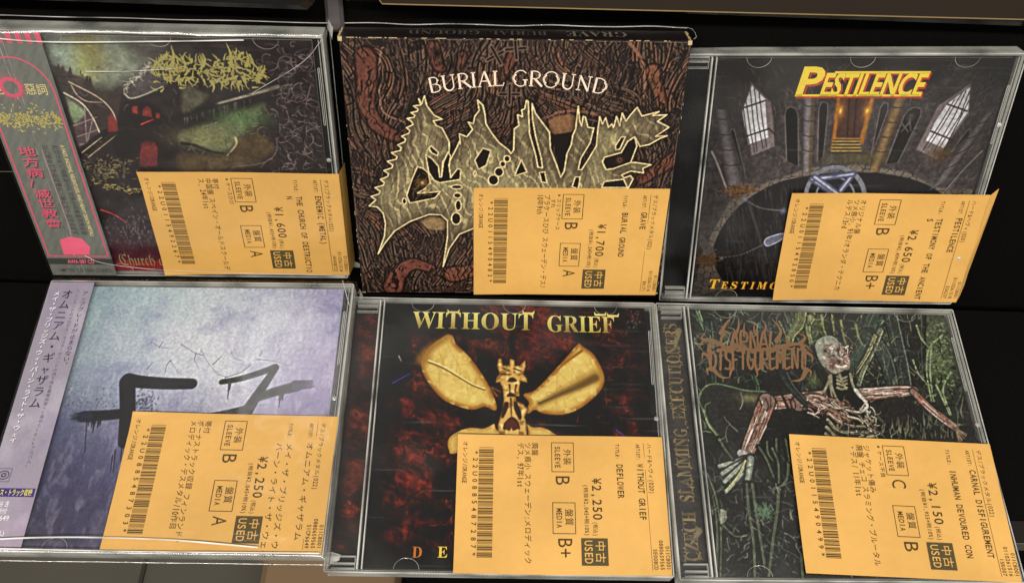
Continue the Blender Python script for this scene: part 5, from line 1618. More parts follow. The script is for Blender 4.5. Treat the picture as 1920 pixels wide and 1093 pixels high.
    for pts in (((1060, 800), (1010, 740), (930, 560)), ((300, 640), (380, 800)), ):
        p.stroke(Z6(*pts) if pts[0][0] > 1000 else Z7(*pts), (30, 30, 28), 1.6, 1.0, 0.5)
    for x in (800, 850, 920, 1020, 1050, 1110):
        p.stroke(Z6((x, 680), (x + 20, 730), (x + 5, 780)), (30, 24, 24), 0.6, 0.4, 0.3, 0.9)
    limb(Z6((980, 500), (1040, 600), (1180, 750)), 5, 2.5, (42, 46, 44), (76, 86, 78))
    # neck, ribs, skull
    p.poly(Z7((225, 500), (300, 490), (380, 480), (400, 590), (440, 640), (470, 700), (420, 760), (520, 760), (580, 860), (600, 960), (420, 980), (300, 800), (220, 720), (200, 600)), (36, 32, 28), 1.2, 0.95, True)
    lt, mid = (176, 170, 142), (128, 122, 90)
    for pts in (((235, 510), (245, 600), (285, 690), (330, 720)), ((225, 520), (240, 640), (250, 670)), ((230, 540), (190, 620), (165, 645)), ((380, 500), (400, 590), (440, 660)), ((300, 500), (320, 560), (350, 610))):
        p.stroke(Z7(*pts), mid, 1.3, 0.7, 0.35)
    for y in (520, 545, 570, 600):
        p.stroke(Z7((285, y), (320, y + 12), (355, y)), mid, 1.2, 0.8, 0.35)
    for i, (y0, x1, y1) in enumerate(((690, 500, 700), (735, 520, 780), (790, 550, 830), (840, 570, 880), (890, 590, 930), (930, 480, 950))):
        x0 = 240 - 8 * i
        pts = ((x0, y0), (x0 + 70, y0 + 62), (x0 + 190, y0 + 92), (x1 - 40, y1 + 62 - 8 * i), (x1, y1))
        p.stroke(Z7(*pts), (30, 26, 22), 3.0, 2.2, 0.5)
        p.stroke(Z7(*[(a + rs.normal(0, 5), b + rs.normal(0, 5)) for a, b in pts]), lt if i < 2 else (150, 144, 106), 1.35, 0.8, 0.35)
        p.stroke(Z7(*[(a, b + 5) for a, b in pts]), (84, 78, 58), 0.5, 0.4, 0.3, 0.8)
    for i in range(22):
        x, y = rs.uniform(420, 580), rs.uniform(740, 920)
        q = p.mm(Z7((x, y)))[0]
        p.stroke(curve_pts(rs, tuple(q), rs.uniform(2, 5), -0.9 + rs.normal(0, 0.4), rs.normal(0, 0.2), 4), lt, 0.5, 0.2, 0.3, 0.8, raw=True)
    for i in range(70):
        x, y = rs.uniform(230, 560), rs.uniform(690, 960)
        q = p.mm(Z7((x, y)))[0]
        p.stroke(curve_pts(rs, tuple(q), rs.uniform(2, 6), rs.choice([-0.4, -1.3, -1.0]) + rs.normal(0, 0.3), rs.normal(0, 0.2), 4), [(40, 34, 28), (96, 80, 62), (128, 96, 78), (28, 24, 22)][rs.randint(4)], 0.6, 0.2, 0.3, 0.7, raw=True)
    for i in range(60):
        x, y = rs.uniform(60, 330), rs.uniform(660, 800)
        q = p.mm(Z7((x, y)))[0]
        p.stroke(curve_pts(rs, tuple(q), rs.uniform(3, 8), -0.35 + rs.normal(0, 0.25), rs.normal(0, 0.15), 4), [(150, 104, 84), (112, 72, 58), (176, 150, 136), (48, 36, 32)][rs.randint(4)], 0.6, 0.2, 0.3, 0.8, raw=True)
    p.stroke(Z7((420, 620), (450, 660), (480, 690), (505, 740), (470, 770)), (176, 172, 160), 1.8, 1.0, 0.4)
    skull = Z7((120, 290), (140, 250), (200, 222), (260, 230), (310, 280), (350, 350), (378, 400), (370, 460), (335, 472), (270, 498), (225, 480), (170, 430), (135, 360))
    p.poly(skull, (26, 25, 22), 1.6, 0.9, True)
    p.poly(skull, (138, 140, 122), 0.4, 1.0, True)
    sd, sl, _ = p.poly_mask(skull, 0.4, True)
    p.lay((sd > 0) * np.clip((fbm(X[sl], Y[sl], 3, 81, 4) - 0.48) * 6, 0, 1) * 0.5, (170, 172, 154), sl)
    p.lay(np.clip(1 - sd / 1.6, 0, 1) * (sd > 0) * 0.5, (92, 116, 88), sl)
    for c, rx, ry, col in (((200, 325), 3.0, 3.0, (112, 92, 82)), ((290, 315), 3.0, 2.8, (116, 88, 80)), ((250, 420), 4.6, 4.6, (122, 74, 64)), ((335, 410), 3.2, 4.0, (128, 72, 64))):
        p.blob(Z7(c)[0], rx, ry, col, 0.85)
    for i in range(70):
        x, y = rs.uniform(190, 370), rs.uniform(270, 470)
        q = p.mm(Z7((x, y)))[0]
        p.stroke(curve_pts(rs, tuple(q), rs.uniform(1.2, 3.2), rs.uniform(0, 6.3), rs.normal(0, 0.5), 4), [(196, 186, 168), (104, 56, 50), (166, 110, 96), (78, 62, 56)][rs.randint(4)], 0.45, 0.2, 0.3, 0.75, raw=True)
    for c, r in (((195, 330), 1.1), ((285, 325), 1.1), ((292, 408), 1.0), ((255, 365), 0.8)):
        p.blob(Z7(c)[0], r, r, (40, 30, 28), 0.95)
    p.stroke(Z7((275, 440), (310, 450), (350, 440)), (190, 182, 164), 1.2, 1.0, 0.3)
    # undergrowth at the bottom
    for pts, w in ((((440, 0), (480, 70), (540, 150)), 1.2), (((330, 250), (390, 400), (420, 560), (430, 760), (415, 1040)), 1.6), (((350, 260), (410, 420), (445, 600), (455, 800), (450, 1040)), 0.8), (((455, 630), (520, 700), (580, 735), (680, 715)), 0.9), (((650, 340), (660, 500), (690, 700), (705, 850), (710, 1040)), 1.4),
                   (((690, 340), (720, 560), (760, 800), (800, 1050)), 1.4), (((890, 340), (880, 520), (850, 740), (815, 1030)), 1.6), (((740, 60), (800, 160), (850, 280), (890, 335)), 1.0), (((800, 20), (810, 110), (860, 180)), 0.8), (((935, 0), (960, 150), (950, 300), (900, 350), (880, 290), (870, 0)), 1.2), (((940, 0), (970, 170)), 0.8), (((1060, 880), (1072, 1060)), 1.2), (((840, 70), (885, 180), (890, 330)), 1.0)):
        p.stroke(Z8(*pts), (28, 28, 25), w * 2.6, w * 2.2, 0.6, 0.8)
        p.stroke(Z8(*pts), (98, 104, 74), w * 0.7, w * 0.5, 0.35, 0.75)
        p.stroke(Z8(*[(a + 5, b) for a, b in pts]), (74, 86, 62), w * 0.7, w * 0.5, 0.35, 0.8)
    for i in range(46):
        a = rs.uniform(2.2, 4.4); r = rs.uniform(0.5, 1)
        p.stroke(Z8((760 + 60 * rs.rand(), 560), (700 + 160 * rs.rand(), 470 + 160 * rs.rand())), (76, 112, 78), 0.7, 0.2, 0.35, 0.7)
    for i in range(14):
        p.stroke(Z8((455, 530 + i * 8), (495, 545 + i * 6)), (150, 160, 130), 0.45, 0.2, 0.3, 0.7)
    for i in range(150):
        x, y = rs.uniform(330, 1050), rs.uniform(230, 1040)
        q = p.mm(Z8((x, y)))[0]
        p.stroke(curve_pts(rs, tuple(q), rs.uniform(1.5, 6), rs.uniform(0, 6.3), rs.normal(0, 0.25), 4), [(104, 108, 92), (80, 96, 74), (128, 124, 112)][rs.randint(3)], 0.3, 0.1, 0.3, rs.uniform(0.25, 0.65), raw=True)
    for i in range(60):
        x, y = rs.uniform(600, 1200), rs.uniform(840, 990)
        p.stroke(Z7((x, y), (x + rs.normal(0, 14), y - rs.uniform(20, 80))), [(122, 116, 82), (92, 104, 70)][rs.randint(2)], 0.5, 0.15, 0.3, 0.6)
    p.mottle(1.0, 91, 0.3, 3)
    for i in range(170):
        x, y = rs.uniform(-56, 66), rs.uniform(-60, 60)
        if -20 < x < 25 and -6 < y < 30: continue
        p.stroke(curve_pts(rs, (x, y), rs.uniform(3, 9), math.pi / 2 + rs.normal(0, 0.7), rs.normal(0, 0.2), 5), [(134, 136, 118), (92, 100, 82), (26, 25, 23), (22, 22, 20)][rs.randint(4)], 0.5, 0.2, 0.3, rs.uniform(0.3, 0.7), raw=True)
    g_ = p.C.mean(-1, keepdims=True)
    p.C[:] = np.clip((g_ + (p.C - g_) * 0.58 - 0.15) * 1.22 + 0.145, 0, 1)
    # thorny brown lettering in two lines
    col = (132, 102, 74)
    q6 = lambda *q: p.mm(Z6(*q))

    def letter(strokes, w=1.25):
        for s in strokes: p.stroke(q6(*s), col, w, w * 0.7, 0.2, raw=True)
    def word(txt, x0, x1, y0, y1, tilt):
        forms = {'C': [((1, .1), (.4, 0), (.05, .5), (.4, 1), (1, .9))], 'A': [((0, 1), (.5, 0), (1, 1)), ((.2, .65), (.8, .65))], 'R': [((.1, 1), (.1, 0), (.8, .15), (.75, .5), (.15, .55), (.9, 1))], 'N': [((.1, 1), (.15, 0), (.85, 1), (.9, 0))],
                 'L': [((.2, 0), (.15, 1), (.9, .95))], 'D': [((.15, 0), (.15, 1), (.85, .75), (.85, .25), (.15, 0))], 'I': [((.5, 0), (.5, 1))], 'S': [((.9, .1), (.3, .05), (.2, .4), (.8, .6), (.7, .95), (.1, .95))], 'F': [((.15, 1), (.15, 0), (.9, .05)), ((.15, .5), (.7, .5))],
                 'G': [((.9, .15), (.3, .05), (.1, .6), (.5, 1), (.9, .85), (.85, .5), (.55, .55))], 'U': [((.1, 0), (.15, .9), (.8, .95), (.9, 0))], 'E': [((.9, 0), (.15, .05), (.15, 1), (.9, .95)), ((.15, .5), (.75, .5))], 'M': [((.05, 1), (.1, 0), (.5, .7), (.9, 0), (.95, 1))], 'T': [((.5, 1), (.5, .05)), ((0, .05), (1, .05))]}
        n = len(txt); w = (x1 - x0) / n
        for i, ch in enumerate(txt):
            a = x0 + w * i
            bow = tilt * ((i + 0.5) / n)
            letter([[(a + w * 0.9 * u, y0 + bow + (y1 - y0) * v) for u, v in s] for s in forms[ch]])
    word('CARNAL', 520, 945, 190, 330, 0)
    word('DISFIGUREMENT', 440, 1150, 330, 470, -18)
    mid_ = q6((430, 320), (600, 300), (800, 310), (1000, 300), (1150, 300))
    spiky_word(p, [(a, b, 1.2) for a, b in mid_], col, rs, 26, 1.5, 0.8)
    for pts, w in ((((520, 200), (560, 130), (600, 85)), 2.0), (((620, 230), (650, 160), (650, 90)), 1.8), (((690, 220), (690, 170), (695, 125)), 1.3), (((770, 200), (765, 160), (765, 125)), 1.3), (((840, 200), (850, 150), (835, 110)), 1.3), (((930, 260), (960, 180), (890, 90)), 2.2),
                   (((520, 280), (440, 260), (390, 260), (355, 320)), 2.4), (((440, 250), (380, 240), (410, 190)), 1.8), (((440, 380), (390, 350), (385, 410)), 2.0), (((450, 460), (420, 470), (430, 500)), 2.0), (((460, 460), (520, 520), (585, 528)), 2.2), (((930, 310), (1060, 280), (1140, 290), (1195, 340)), 2.4), (((1100, 280), (1140, 230), (1085, 200)), 2.0),
                   (((1130, 330), (1190, 370), (1190, 420)), 2.0), (((1130, 460), (1180, 480), (1175, 520)), 1.8), (((1150, 470), (1110, 540), (1035, 552)), 2.4), (((600, 460), (590, 500), (585, 530)), 1.5), (((780, 460), (790, 500), (785, 520)), 1.3), (((1010, 270), (1000, 230), (995, 205)), 1.4), (((440, 290), (430, 350), (440, 460)), 2.2), (((1120, 290), (1140, 380), (1140, 470)), 2.2)):
        p.stroke(q6(*pts), col, w, 0.15, 0.2, raw=True)
    p.stroke(q6((500, 330), (620, 300), (760, 325), (930, 310)), col, 1.8, 1.4, 0.2, raw=True)
    return p

# ------------------------------------------------------------------ cases, front to front
def flat(z):
    return lambda x, y: (x, y, z)


def along(p0, p1, z):
    """reading frame running from p0 to p1 (mm)"""
    p0 = np.array(p0, float); d = np.array(p1, float) - p0; d /= np.hypot(*d); n = np.array([-d[1], d[0]])
    return lambda a, b: (p0[0] + d[0] * a + n[0] * b, p0[1] + d[1] * a + n[1] * b, z)


def lettering(name, parent, mb, mats=('printed_band',)):
    return mb.build(name, list(mats), parent)


def column_text(mb, s, x, y0, y1, w, z, col, bold=0.0, mat=0):
    """upright characters set one under the other"""
    n = len(s); step = (y0 - y1) / n
    for i, ch in enumerate(s):
        if ch.isspace(): continue
        if ch in 'ー・。':
            v, f = glyphs(ch, bold)
            if ch == 'ー':
                q = [(x + (yy - 0.35) * w, y0 - step * i - xx * step * 0.95, z) for xx, yy in v]
            elif ch == '・':
                q = [(x + (xx - 0.5) * w, y0 - step * (i + 0.5) + (yy - 0.38) * w, z) for xx, yy in v]
            else:
                q = [(x + xx * w, y0 - step * i - step * 0.35 + yy * w, z) for xx, yy in v]
        else:
            v, f = glyphs(ch, bold)
            k = 0.82 if ch in 'ッャィゥァェォ' else 1.0
            ww = w if wide(ch) else w * 1.1
            q = [(x + (xx - 0.5) * ww * k, y0 - step * (i + 1) + (yy * k + 0.12) * step * 0.95, z) for xx, yy in v]
        mb.mesh(q, f, mat, col)


# 1 upper left --------------------------------------------------------------
c1 = jewel_case(1, 'sleeved clear case with a grey and pink paper band and a gloomy castle cover', strip='plain')
bk = picture_landscape().crispen(4, 0.3, 0.03).build('booklet', c1, -1.7)
mb = Mesh()
v = [-53 + 0]
write_fit(mb, '\u212d\U0001d525\U0001d532\U0001d52f\U0001d520\U0001d525', -38.0, -21.5, -57.0, 6.4, flat(-1.55), 0, 0, (150, 142, 100), 0.70)
write_fit(mb, '\U0001d52c\U0001d523', -19.5, -14.5, -57.0, 6.4, flat(-1.55), 0, 0, (150, 142, 100), 0.70)
lettering('title_lettering', bk, mb)
band = Mesh()
grey, pink, cream = (104, 107, 101), (206, 84, 110), (216, 200, 132)
nyb, nxb = 60, 16
X0, X1 = -71.2, -40.6
for j in range(nyb + 1):
    for i in range(nxb + 1):
        x = X0 + (X1 - X0) * i / nxb; y = -62.3 + 124.6 * j / nyb
        g = 1 + 0.05 * math.sin(x * 1.7 + y * 0.9) + 0.03 * math.sin(y * 3.1 - x)
        band.v.append((x, y, 0.12)); band.c.append(tuple(v * g for v in grey))
for j in range(nyb):
    for i in range(nxb):
        a = j * (nxb + 1) + i
        band.f.append((a, a + 1, a + nxb + 2, a + nxb + 1)); band.m.append(0)
band.poly([(X0, -62.3, 0.12), (X0, 62.3, 0.12), (X0 - 0.1, 62.3, -10.3), (X0 - 0.1, -62.3, -10.3)], 0, grey)
bo = band.build('paper_band', ['printed_band'], c1)
mb = Mesh(); z = 0.16
for i in range(8):
    x = -69.8 + i * 3.9
    mb.poly([(x, 57.0, z), (x + 2.2, 57.0, z), (x + 2.2, 61.8, z), (x, 61.8, z)], 0, pink)
def ribbon(pts, w, col, zz):
    pts = np.asarray(pts, float)
    d = np.gradient(pts, axis=0); n = np.c_[-d[:, 1], d[:, 0]] / np.hypot(d[:, 0], d[:, 1])[:, None] * w / 2
    for k in range(len(pts) - 1):
        mb.poly([(*(pts[k] - n[k]), zz), (*(pts[k + 1] - n[k + 1]), zz), (*(pts[k + 1] + n[k + 1]), zz), (*(pts[k] + n[k]), zz)], 0, col)
arch = [(-69.8, -50.6), (-69.8, 35)] + [(-55.9 - 13.9 * math.cos(a), 35 + 16.0 * math.sin(a)) for a in np.linspace(0.1, math.pi - 0.1, 24)] + [(-42.0, 35), (-42.0, -50.6)]
ribbon(arch, 0.7, pink, z)
ribbon([(-69.8, -50.6), (-42.0, -50.6)], 0.7, pink, z)
ribbon([(-55.5, 8), (-55.5, -36)], 0.25, (190, 150, 150), z)
cx, cy = -59.0, 37.5
for i in range(36):
    a = i * math.pi / 18
    r1 = 7.2 if i % 2 else 5.8
    mb.poly([(cx + 3.4 * math.cos(a - .07), cy + 3.4 * math.sin(a - .07), z), (cx + 3.4 * math.cos(a + .07), cy + 3.4 * math.sin(a + .07), z), (cx + r1 * math.cos(a), cy + r1 * math.sin(a), z)], 0, pink)
ribbon([(cx + 3.8 * math.cos(a), cy + 3.8 * math.sin(a)) for a in np.linspace(0, 6.2832, 32)], 1.5, pink, z + 0.01)
write_fit(mb, '晋活', -70.0, -62.5, 34.5, 4.4, flat(z), 0, 0.0, cream, 0.8)
write_fit(mb, '惡詞', -53.5, -44.8, 34.8, 4.4, flat(z), 0, 0.0, cream, 0.8)
rsb = np.random.RandomState(4)
for i in range(230):
    x = rsb.uniform(-69.0, -43.5); u = (x + 56) / 14
    y = 22.5 + rsb.normal(0, 2.6) * (1.1 - 0.6 * u * u)
    a = rsb.uniform(0, 6.28); L = rsb.uniform(1.0, 2.6)
    n = (0.28 * math.sin(a), -0.28 * math.cos(a))
    mb.poly([(x + n[0], y + n[1], z), (x + L * math.cos(a), y + L * math.sin(a), z), (x - n[0], y - n[1], z)], 0, (192, 178, 96))
column_text(mb, '地方病/滅世教會', -62.2 + 0.5, 9.4, -34.4, 7.6, z, (70, 60, 62), 0.012)
column_text(mb, '地方病/滅世教會', -62.2, 9.9, -33.9, 7.6, z + 0.03, pink, 0.012)
column_text(mb, '以九零年代早期腐爛而沉重的地下曲風為根基', -54.0 + 0.4, 10.5, -38.0, 3.0, z, (58, 60, 56), 0.006)
column_text(mb, '西班牙死亡金屬新生代首張全長專輯洶湧來襲', -49.6 + 0.2, 10.5, -38.0, 3.0, z, (58, 60, 56), 0.006)
write_fit(mb, 'A FAST, INCISIVE, RELENTLESS, AND HEAVY DEATH METAL!', 0, 49, 0, 1.7, along((-47.0, 10.5), (-47.0, -40), z), 0, 0.012, cream)
mb.poly([(-62.5, -49.6, z), (-50.5, -49.6, z), (-49.0, -45, z), (-51.5, -40.0, z), (-57, -39.0, z), (-62, -41.0, z)], 0, (226, 96, 124))
mb.poly([(X0, -55.6, z), (X1, -55.6, z), (X1, -52.0, z), (X0, -52.0, z)], 0, (58, 60, 58))
write_fit(mb, 'AWA 087 CD', -62.0, -49.5, -54.9, 2.3, flat(z + 0.04), 0, 0.015, (240, 104, 128))
write_fit(mb, 'LIMITED TO 1000 COPIES!', -67.8, -42.6, -60.2, 2.1, flat(z), 0, 0.008, (56, 58, 56))
lettering('band_print', bo, mb)
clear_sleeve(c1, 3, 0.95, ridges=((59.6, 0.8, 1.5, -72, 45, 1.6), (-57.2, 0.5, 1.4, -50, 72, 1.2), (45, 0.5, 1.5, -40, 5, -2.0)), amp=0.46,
             crease_glints=((((-66, 60.4), (-40, 58.6), (0, 59.6), (40, 61.2)), 0.26), (((-52, -49), (-44, -53.5), (-20, -57.0), (20, -58.6), (55, -59.2), (70, -60)), 0.10), (((-26, 46.2), (-10, 46.6), (10, 48.2)), 0.12), (((71, 62), (62, 52), (40, 38)), 0.08)))

# 2 upper middle: cardboard slipcase --------------------------------------------
c2 = thing('cd_slipcase', 'dark cardboard slipcase with an engraved cover and big pale hand-drawn letters', 'cd slipcase', pose_matrix(POSE[2]))
mb = Mesh(); mb.bevel_box(-72.0, 72.0, -62.75, 62.75, -13.0, -0.05, 0.45)
sleeve_mat = solid('dark_card', (33, 27, 27), 0.32, 0.5, var=0.3, scale=500)
MAT['card'] = sleeve_mat
card_mb = mb
fr2 = picture_engraving().crispen(4, 0.4, 0.03).build('cover_print', c2, 0.06, 'printed', 0.1)
mb = Mesh()
K, T = 0.095, 0.045
def bowl(x, y0, y1, w, a0=90, a1=-90, n=12):
    return [(x + w * math.cos(math.radians(a)), (y0 + y1) / 2 + (y1 - y0) / 2 * math.sin(math.radians(a))) for a in np.linspace(a0, a1, n)]
ROMAN = {
    'B': (0.56, [([(.1, 0), (.1, .7)], K, K), ([(.1, .7)] + bowl(.26, .37, .7, .2) + [(.1, .37)], T, T), ([(.1, .37)] + bowl(.28, 0, .37, .25) + [(.1, 0)], T, T), ([(.46, .56), (.46, .5)], K, K), ([(.52, .24), (.52, .13)], K, K)]),
    'U': (0.70, [([(.12, .7), (.12, .22)] + bowl(.34, -.02, .44, .22, 180, 360) + [(.56, .7)], K, T), ([(.02, .69), (.22, .69)], T, T), ([(.46, .69), (.66, .69)], T, T)]),
    'R': (0.60, [([(.1, 0), (.1, .7)], K, K), ([(.1, .7)] + bowl(.27, .35, .7, .22) + [(.1, .35)], T, T), ([(.48, .58), (.48, .47)], K, K), ([(.26, .35), (.62, 0)], K, K), ([(0, .01), (.2, .01)], T, T)]),
    'I': (0.26, [([(.12, 0), (.12, .7)], K, K), ([(.02, .01), (.22, .01)], T, T), ([(.02, .69), (.22, .69)], T, T)]),
    'A': (0.68, [([(.06, 0), (.34, .72)], T, T), ([(.34, .72), (.6, 0)], K, K), ([(.17, .26), (.5, .26)], T, T), ([(-.02, .01), (.15, .01)], T, T), ([(.5, .01), (.7, .01)], T, T)]),
    'L': (0.50, [([(.1, 0), (.1, .7)], K, K), ([(.0, .02), (.48, .02), (.52, .16)], T, T), ([(0, .69), (.22, .69)], T, T)]),
    'G': (0.76, [(bowl(.4, -.02, .72, .34, 40, 320, 20), T, T), (bowl(.4, .1, .6, .34, 130, 230, 9), K, K), ([(.62, .26), (.62, 0.02)], K, K), ([(.5, .28), (.74, .28)], T, T)]),
    'O': (0.80, [(bowl(.38, -.02, .72, .35, 0, 360, 28), T, T), (bowl(.38, .08, .62, .35, 130, 230, 9), K, K), (bowl(.38, .08, .62, .35, 50, -50, 9), K, K)]),
    'N': (0.74, [([(.12, 0), (.12, .7)], T, T), ([(.1, .7), (.6, 0)], K, K), ([(.6, 0), (.6, .7)], T, T), ([(.02, .01), (.22, .01)], T, T), ([(.5, .69), (.7, .69)], T, T)]),
    'D': (0.72, [([(.1, 0), (.1, .7)], K, K), ([(.1, .69)] + bowl(.26, 0, .7, .38) + [(.1, .01)], T, T), (bowl(.26, .08, .62, .38, 50, -50, 9), K, K)]),
}
txt = 'BURIAL GROUND'
adv = [0.36 if ch == ' ' else ROMAN[ch][0] + 0.04 for ch in txt]
pa, pb, pm = measure(POSE[2], [(806, 175), (1137, 178), (955, 161)])
tot = sum(adv); s_acc = 0
lift = pm[1] - (pa[1] + pb[1]) / 2
k = (pb[0] - pa[0]) / tot; kh = 6.5 / 0.7
for ch, w in zip(txt, adv):
    t = (s_acc + w / 2) / tot; s_acc += w
    if ch == ' ': continue
    x = pa[0] + (pb[0] - pa[0]) * t; y = pa[1] + (pb[1] - pa[1]) * t + lift * 4 * t * (1 - t)
    sl_ = math.atan((pb[1] - pa[1] + lift * 4 * (1 - 2 * t)) / (pb[0] - pa[0])); c, s = math.cos(sl_), math.sin(sl_)
    for pts, w0, w1 in ROMAN[ch][1]:
        q = np.array([((a - ROMAN[ch][0] / 2) * k, b * kh) for a, b in pts])
        d = np.gradient(q, axis=0); n = np.c_[-d[:, 1], d[:, 0]] / (np.hypot(d[:, 0], d[:, 1])[:, None] + 1e-9)
        ww = np.linspace(w0, w1, len(q))[:, None] * kh / 2
        A_, B_ = q - n * ww, q + n * ww
        for i in range(len(q) - 1):
            mb.poly([(x + u * c - v * s, y + u * s + v * c, 0.12) for u, v in (A_[i], A_[i + 1], B_[i + 1], B_[i])], 0, (238, 218, 194))
lettering('title_lettering', fr2, mb)
mb = Mesh()                                             # writing on the top edge, upside down from here
def top(a, b): return (43.0 - a, 62.82, -2.6 - b * 1.0)
def top_face(a, b): return (45.0 - a, 62.83, -10.2 + b)
# read from behind: letters' feet towards the back edge
write_fit(mb, serif('GRAVE'), 0, 25, 0, 6.2, lambda a, b: (46.0 - a, 62.83, -10.4 + b), 0, -0.008, (128, 118, 104), 0.69)
write_fit(mb, serif('BURIAL'), 33, 57, 0, 5.0, lambda a, b: (46.0 - a, 62.83, -10.0 + b), 0, -0.008, (92, 84, 78), 0.69)
write_fit(mb, serif('GROUND'), 61, 90, 0, 5.0, lambda a, b: (46.0 - a, 62.83, -10.0 + b), 0, -0.008, (92, 84, 78), 0.69)
lettering('spine_lettering', c2, mb)
mb = card_mb
rsw = np.random.RandomState(2)
for sx in (-1, 1):
    for i in range(8):
        a = rsw.uniform(0, 1)
        x = sx * (71.9 - 0.3 * rsw.rand()); zz = -0.4 - 11.5 * (i / 8)
        w = rsw.uniform(0.25, 0.8)
        mb.box(x - w, x + w * 0.4, 62.1, 62.9 + 0.08 * rsw.rand(), zz - 1.4, zz, 1)
    mb.box(sx * 71.4 - 0.9, sx * 71.4 + 0.75, 61.2, 62.9, -0.9, 0.14, 1)
    mb.box(sx * 71.2 - 0.7, sx * 71.2 + 0.85, -62.85, -62.2, -0.8, 0.13, 1)
for i in range(46):
    x = rsw.uniform(-71, 71) if i > 16 else rsw.uniform(-71, -20); w = rsw.uniform(0.3, 2.0)
    mb.box(x, x + w, 62.55, 62.80, -0.25, 0.05 + 0.05 * rsw.rand(), 1)
for i in range(20):
    y = rsw.uniform(-62, 62); w = rsw.uniform(0.3, 1.6); sx = rsw.choice([-1, 1])
    mb.box(sx * 71.95 - 0.08, sx * 71.95 + 0.06, y, y + w, -0.3, 0.08, 1)
mb.build('card_box', ['card', 'worn'], c2)
mb = Mesh()
mb.tube([(-72.8 + 145.6 * t, 63.6 + 0.25 * math.sin(t * 23), -15.2 + 0.2 * math.sin(t * 40)) for t in np.linspace(0, 1, 60)], 0.22, 0, 5)
mb.tube([(72.8, 63.6, -15.2), (74.6, 63.5, -13), (75.0, 63.3, -9), (74.6, 63.2, -4), (73.0, 63.1, -1.5)], 0.1, 0, 5)
mb.build('sleeve_seam', ['edge'], c2)

# 3 upper right -------------------------------------------------------------
c3 = jewel_case(3, 'clear case with a black ribbed hinge strip and a round stone hall cover', strip='black')
bk = picture_hall().crispen(5, 0.45, 0.05).build('booklet', c3, -1.7)
mb = Mesh()
def slant(x0, y0, z, k=0.16): return lambda a, b: (x0 + a + b * k, y0 + b, z)
red, yel = (196, 44, 38), (234, 206, 62)
q = measure(POSE[3], [(1492, 182), (1560, 183), (1728, 186), (1505, 122), (1742, 136)])
hP = q[3][1] - q[0][1]; hE = 10.2
for dx, dy, zz, col, bo_ in ((0.7, -0.7, -1.62, red, 0.07), (0.0, 0.0, -1.57, (24, 18, 16), 0.08), (0.0, 0.0, -1.52, yel, 0.05)):
    pl = slant(q[0][0] + dx, q[0][1] + dy, zz)
    write_fit(mb, 'P', 0, 9.8, 0, hP * 0.93, pl, 0, bo_ * 0.55, col)
    write_fit(mb, 'ESTILENCE', 10.4, q[2][0] - q[0][0], 0, hE, pl, 0, bo_ * 0.62, col)
    mb.poly([pl(0.4, -0.4), pl(q[2][0] - q[0][0] - 0.5, -0.4), pl(q[2][0] - q[0][0] - 0.5, 0.5), pl(0.4, 0.5)], 0, col)
    mb.poly([pl(13.5, hE - 0.5), pl(q[2][0] - q[0][0], hE - 0.5), pl(q[2][0] - q[0][0], hE + 0.5), pl(13.5, hE + 0.5)], 0, col)
q = measure(POSE[3], [(1328, 544), (1462, 543)])
for dx, dy, zz, col in ((0.35, -0.25, -1.58, (156, 50, 24)), (0, 0, -1.52, (240, 192, 58))):
    pl = slant(q[0][0] + dx, q[0][1] + dy, zz, 0.15)
    write_fit(mb, serif('T'), 0, 4.6, 0, 5.4, pl, 0, 0, col, 0.69)
    a = 6.2
    for ch, w in zip('ESTIMONY', (2.9, 2.9, 3.2, 1.6, 4.2, 4.0, 3.6, 3.4)):
        write_fit(mb, serif(ch), a, a + w, 0, 4.1, pl, 0, 0, col, 0.69); a += w + 1.75
lettering('title_lettering', bk, mb)

# 4 lower left ---------------------------------------------------------------
c4 = jewel_case(4, 'sleeved clear case with a lilac paper band and a pale blue and purple cover', strip='plain', serr_top=False)
bk = picture_plaster().crispen(5, 0.45, 0.02).build('booklet', c4, -1.7)
pic = Picture(POSE[4], -71.2, -50.6, -62.2, 61.4, 0.4)
pic.C[:] = np.array([150, 142, 158]) / 255.0
pic.lay(np.clip((fbm(pic.X, pic.Y, 12, 5, 4) - 0.45) * 4, 0, 1) * 0.4, (202, 194, 210))
pic.lay(np.clip((0.48 - fbm(pic.X, pic.Y * 0.6, 7, 15, 4)) * 6, 0, 1) * 0.35, (138, 126, 158))
pic.lay(np.clip((-20 - pic.Y) / 50, 0, 1) * 0.35, (186, 158, 190))
bo = pic.build('paper_band', c4, 0.14, 'printed_band', 0.12)
mb = Mesh(); z = 0.18; dark = (40, 34, 52); white = (238, 236, 240)
column_text(mb, 'メイ・ザ・ブリッジズ・ウィ・バーン・ライト・ザ・ウェイ', -66.6 + 0.3, 56.4, -17.5, 3.3, z, (92, 82, 104), 0.012)
column_text(mb, 'メイ・ザ・ブリッジズ・ウィ・バーン・ライト・ザ・ウェイ', -66.6, 56.7, -17.2, 3.3, z + 0.03, white, 0.012)
column_text(mb, 'オムニアム・ギャザラム', -61.8, 57.8, -1.5, 5.4, z, dark, 0.008)
column_text(mb, 'フィンランドのメロデス・マスターがバンドの持ち味を最高純度へと高めた10thアルバム!', -57.2, 57.5, -28.0, 1.9, z, (64, 58, 80))
column_text(mb, 'アップグレードが止まらない。', -53.6, 57.0, 18.0, 2.9, z, dark, 0.006)
def rect(x0, x1, y0, y1, col, zz=None): mb.poly([(x0, y0, zz or z), (x1, y0, zz or z), (x1, y1, zz or z), (x0, y1, zz or z)], 0, col)
for (a, b, c_, d_) in ((-69.3, -63.2, -28.4, -28.2), (-69.3, -63.2, -34.0, -33.8), (-69.3, -69.1, -34.0, -28.2), (-63.4, -63.2, -34.0, -28.2)):
    rect(a, b, c_, d_, (60, 56, 72))
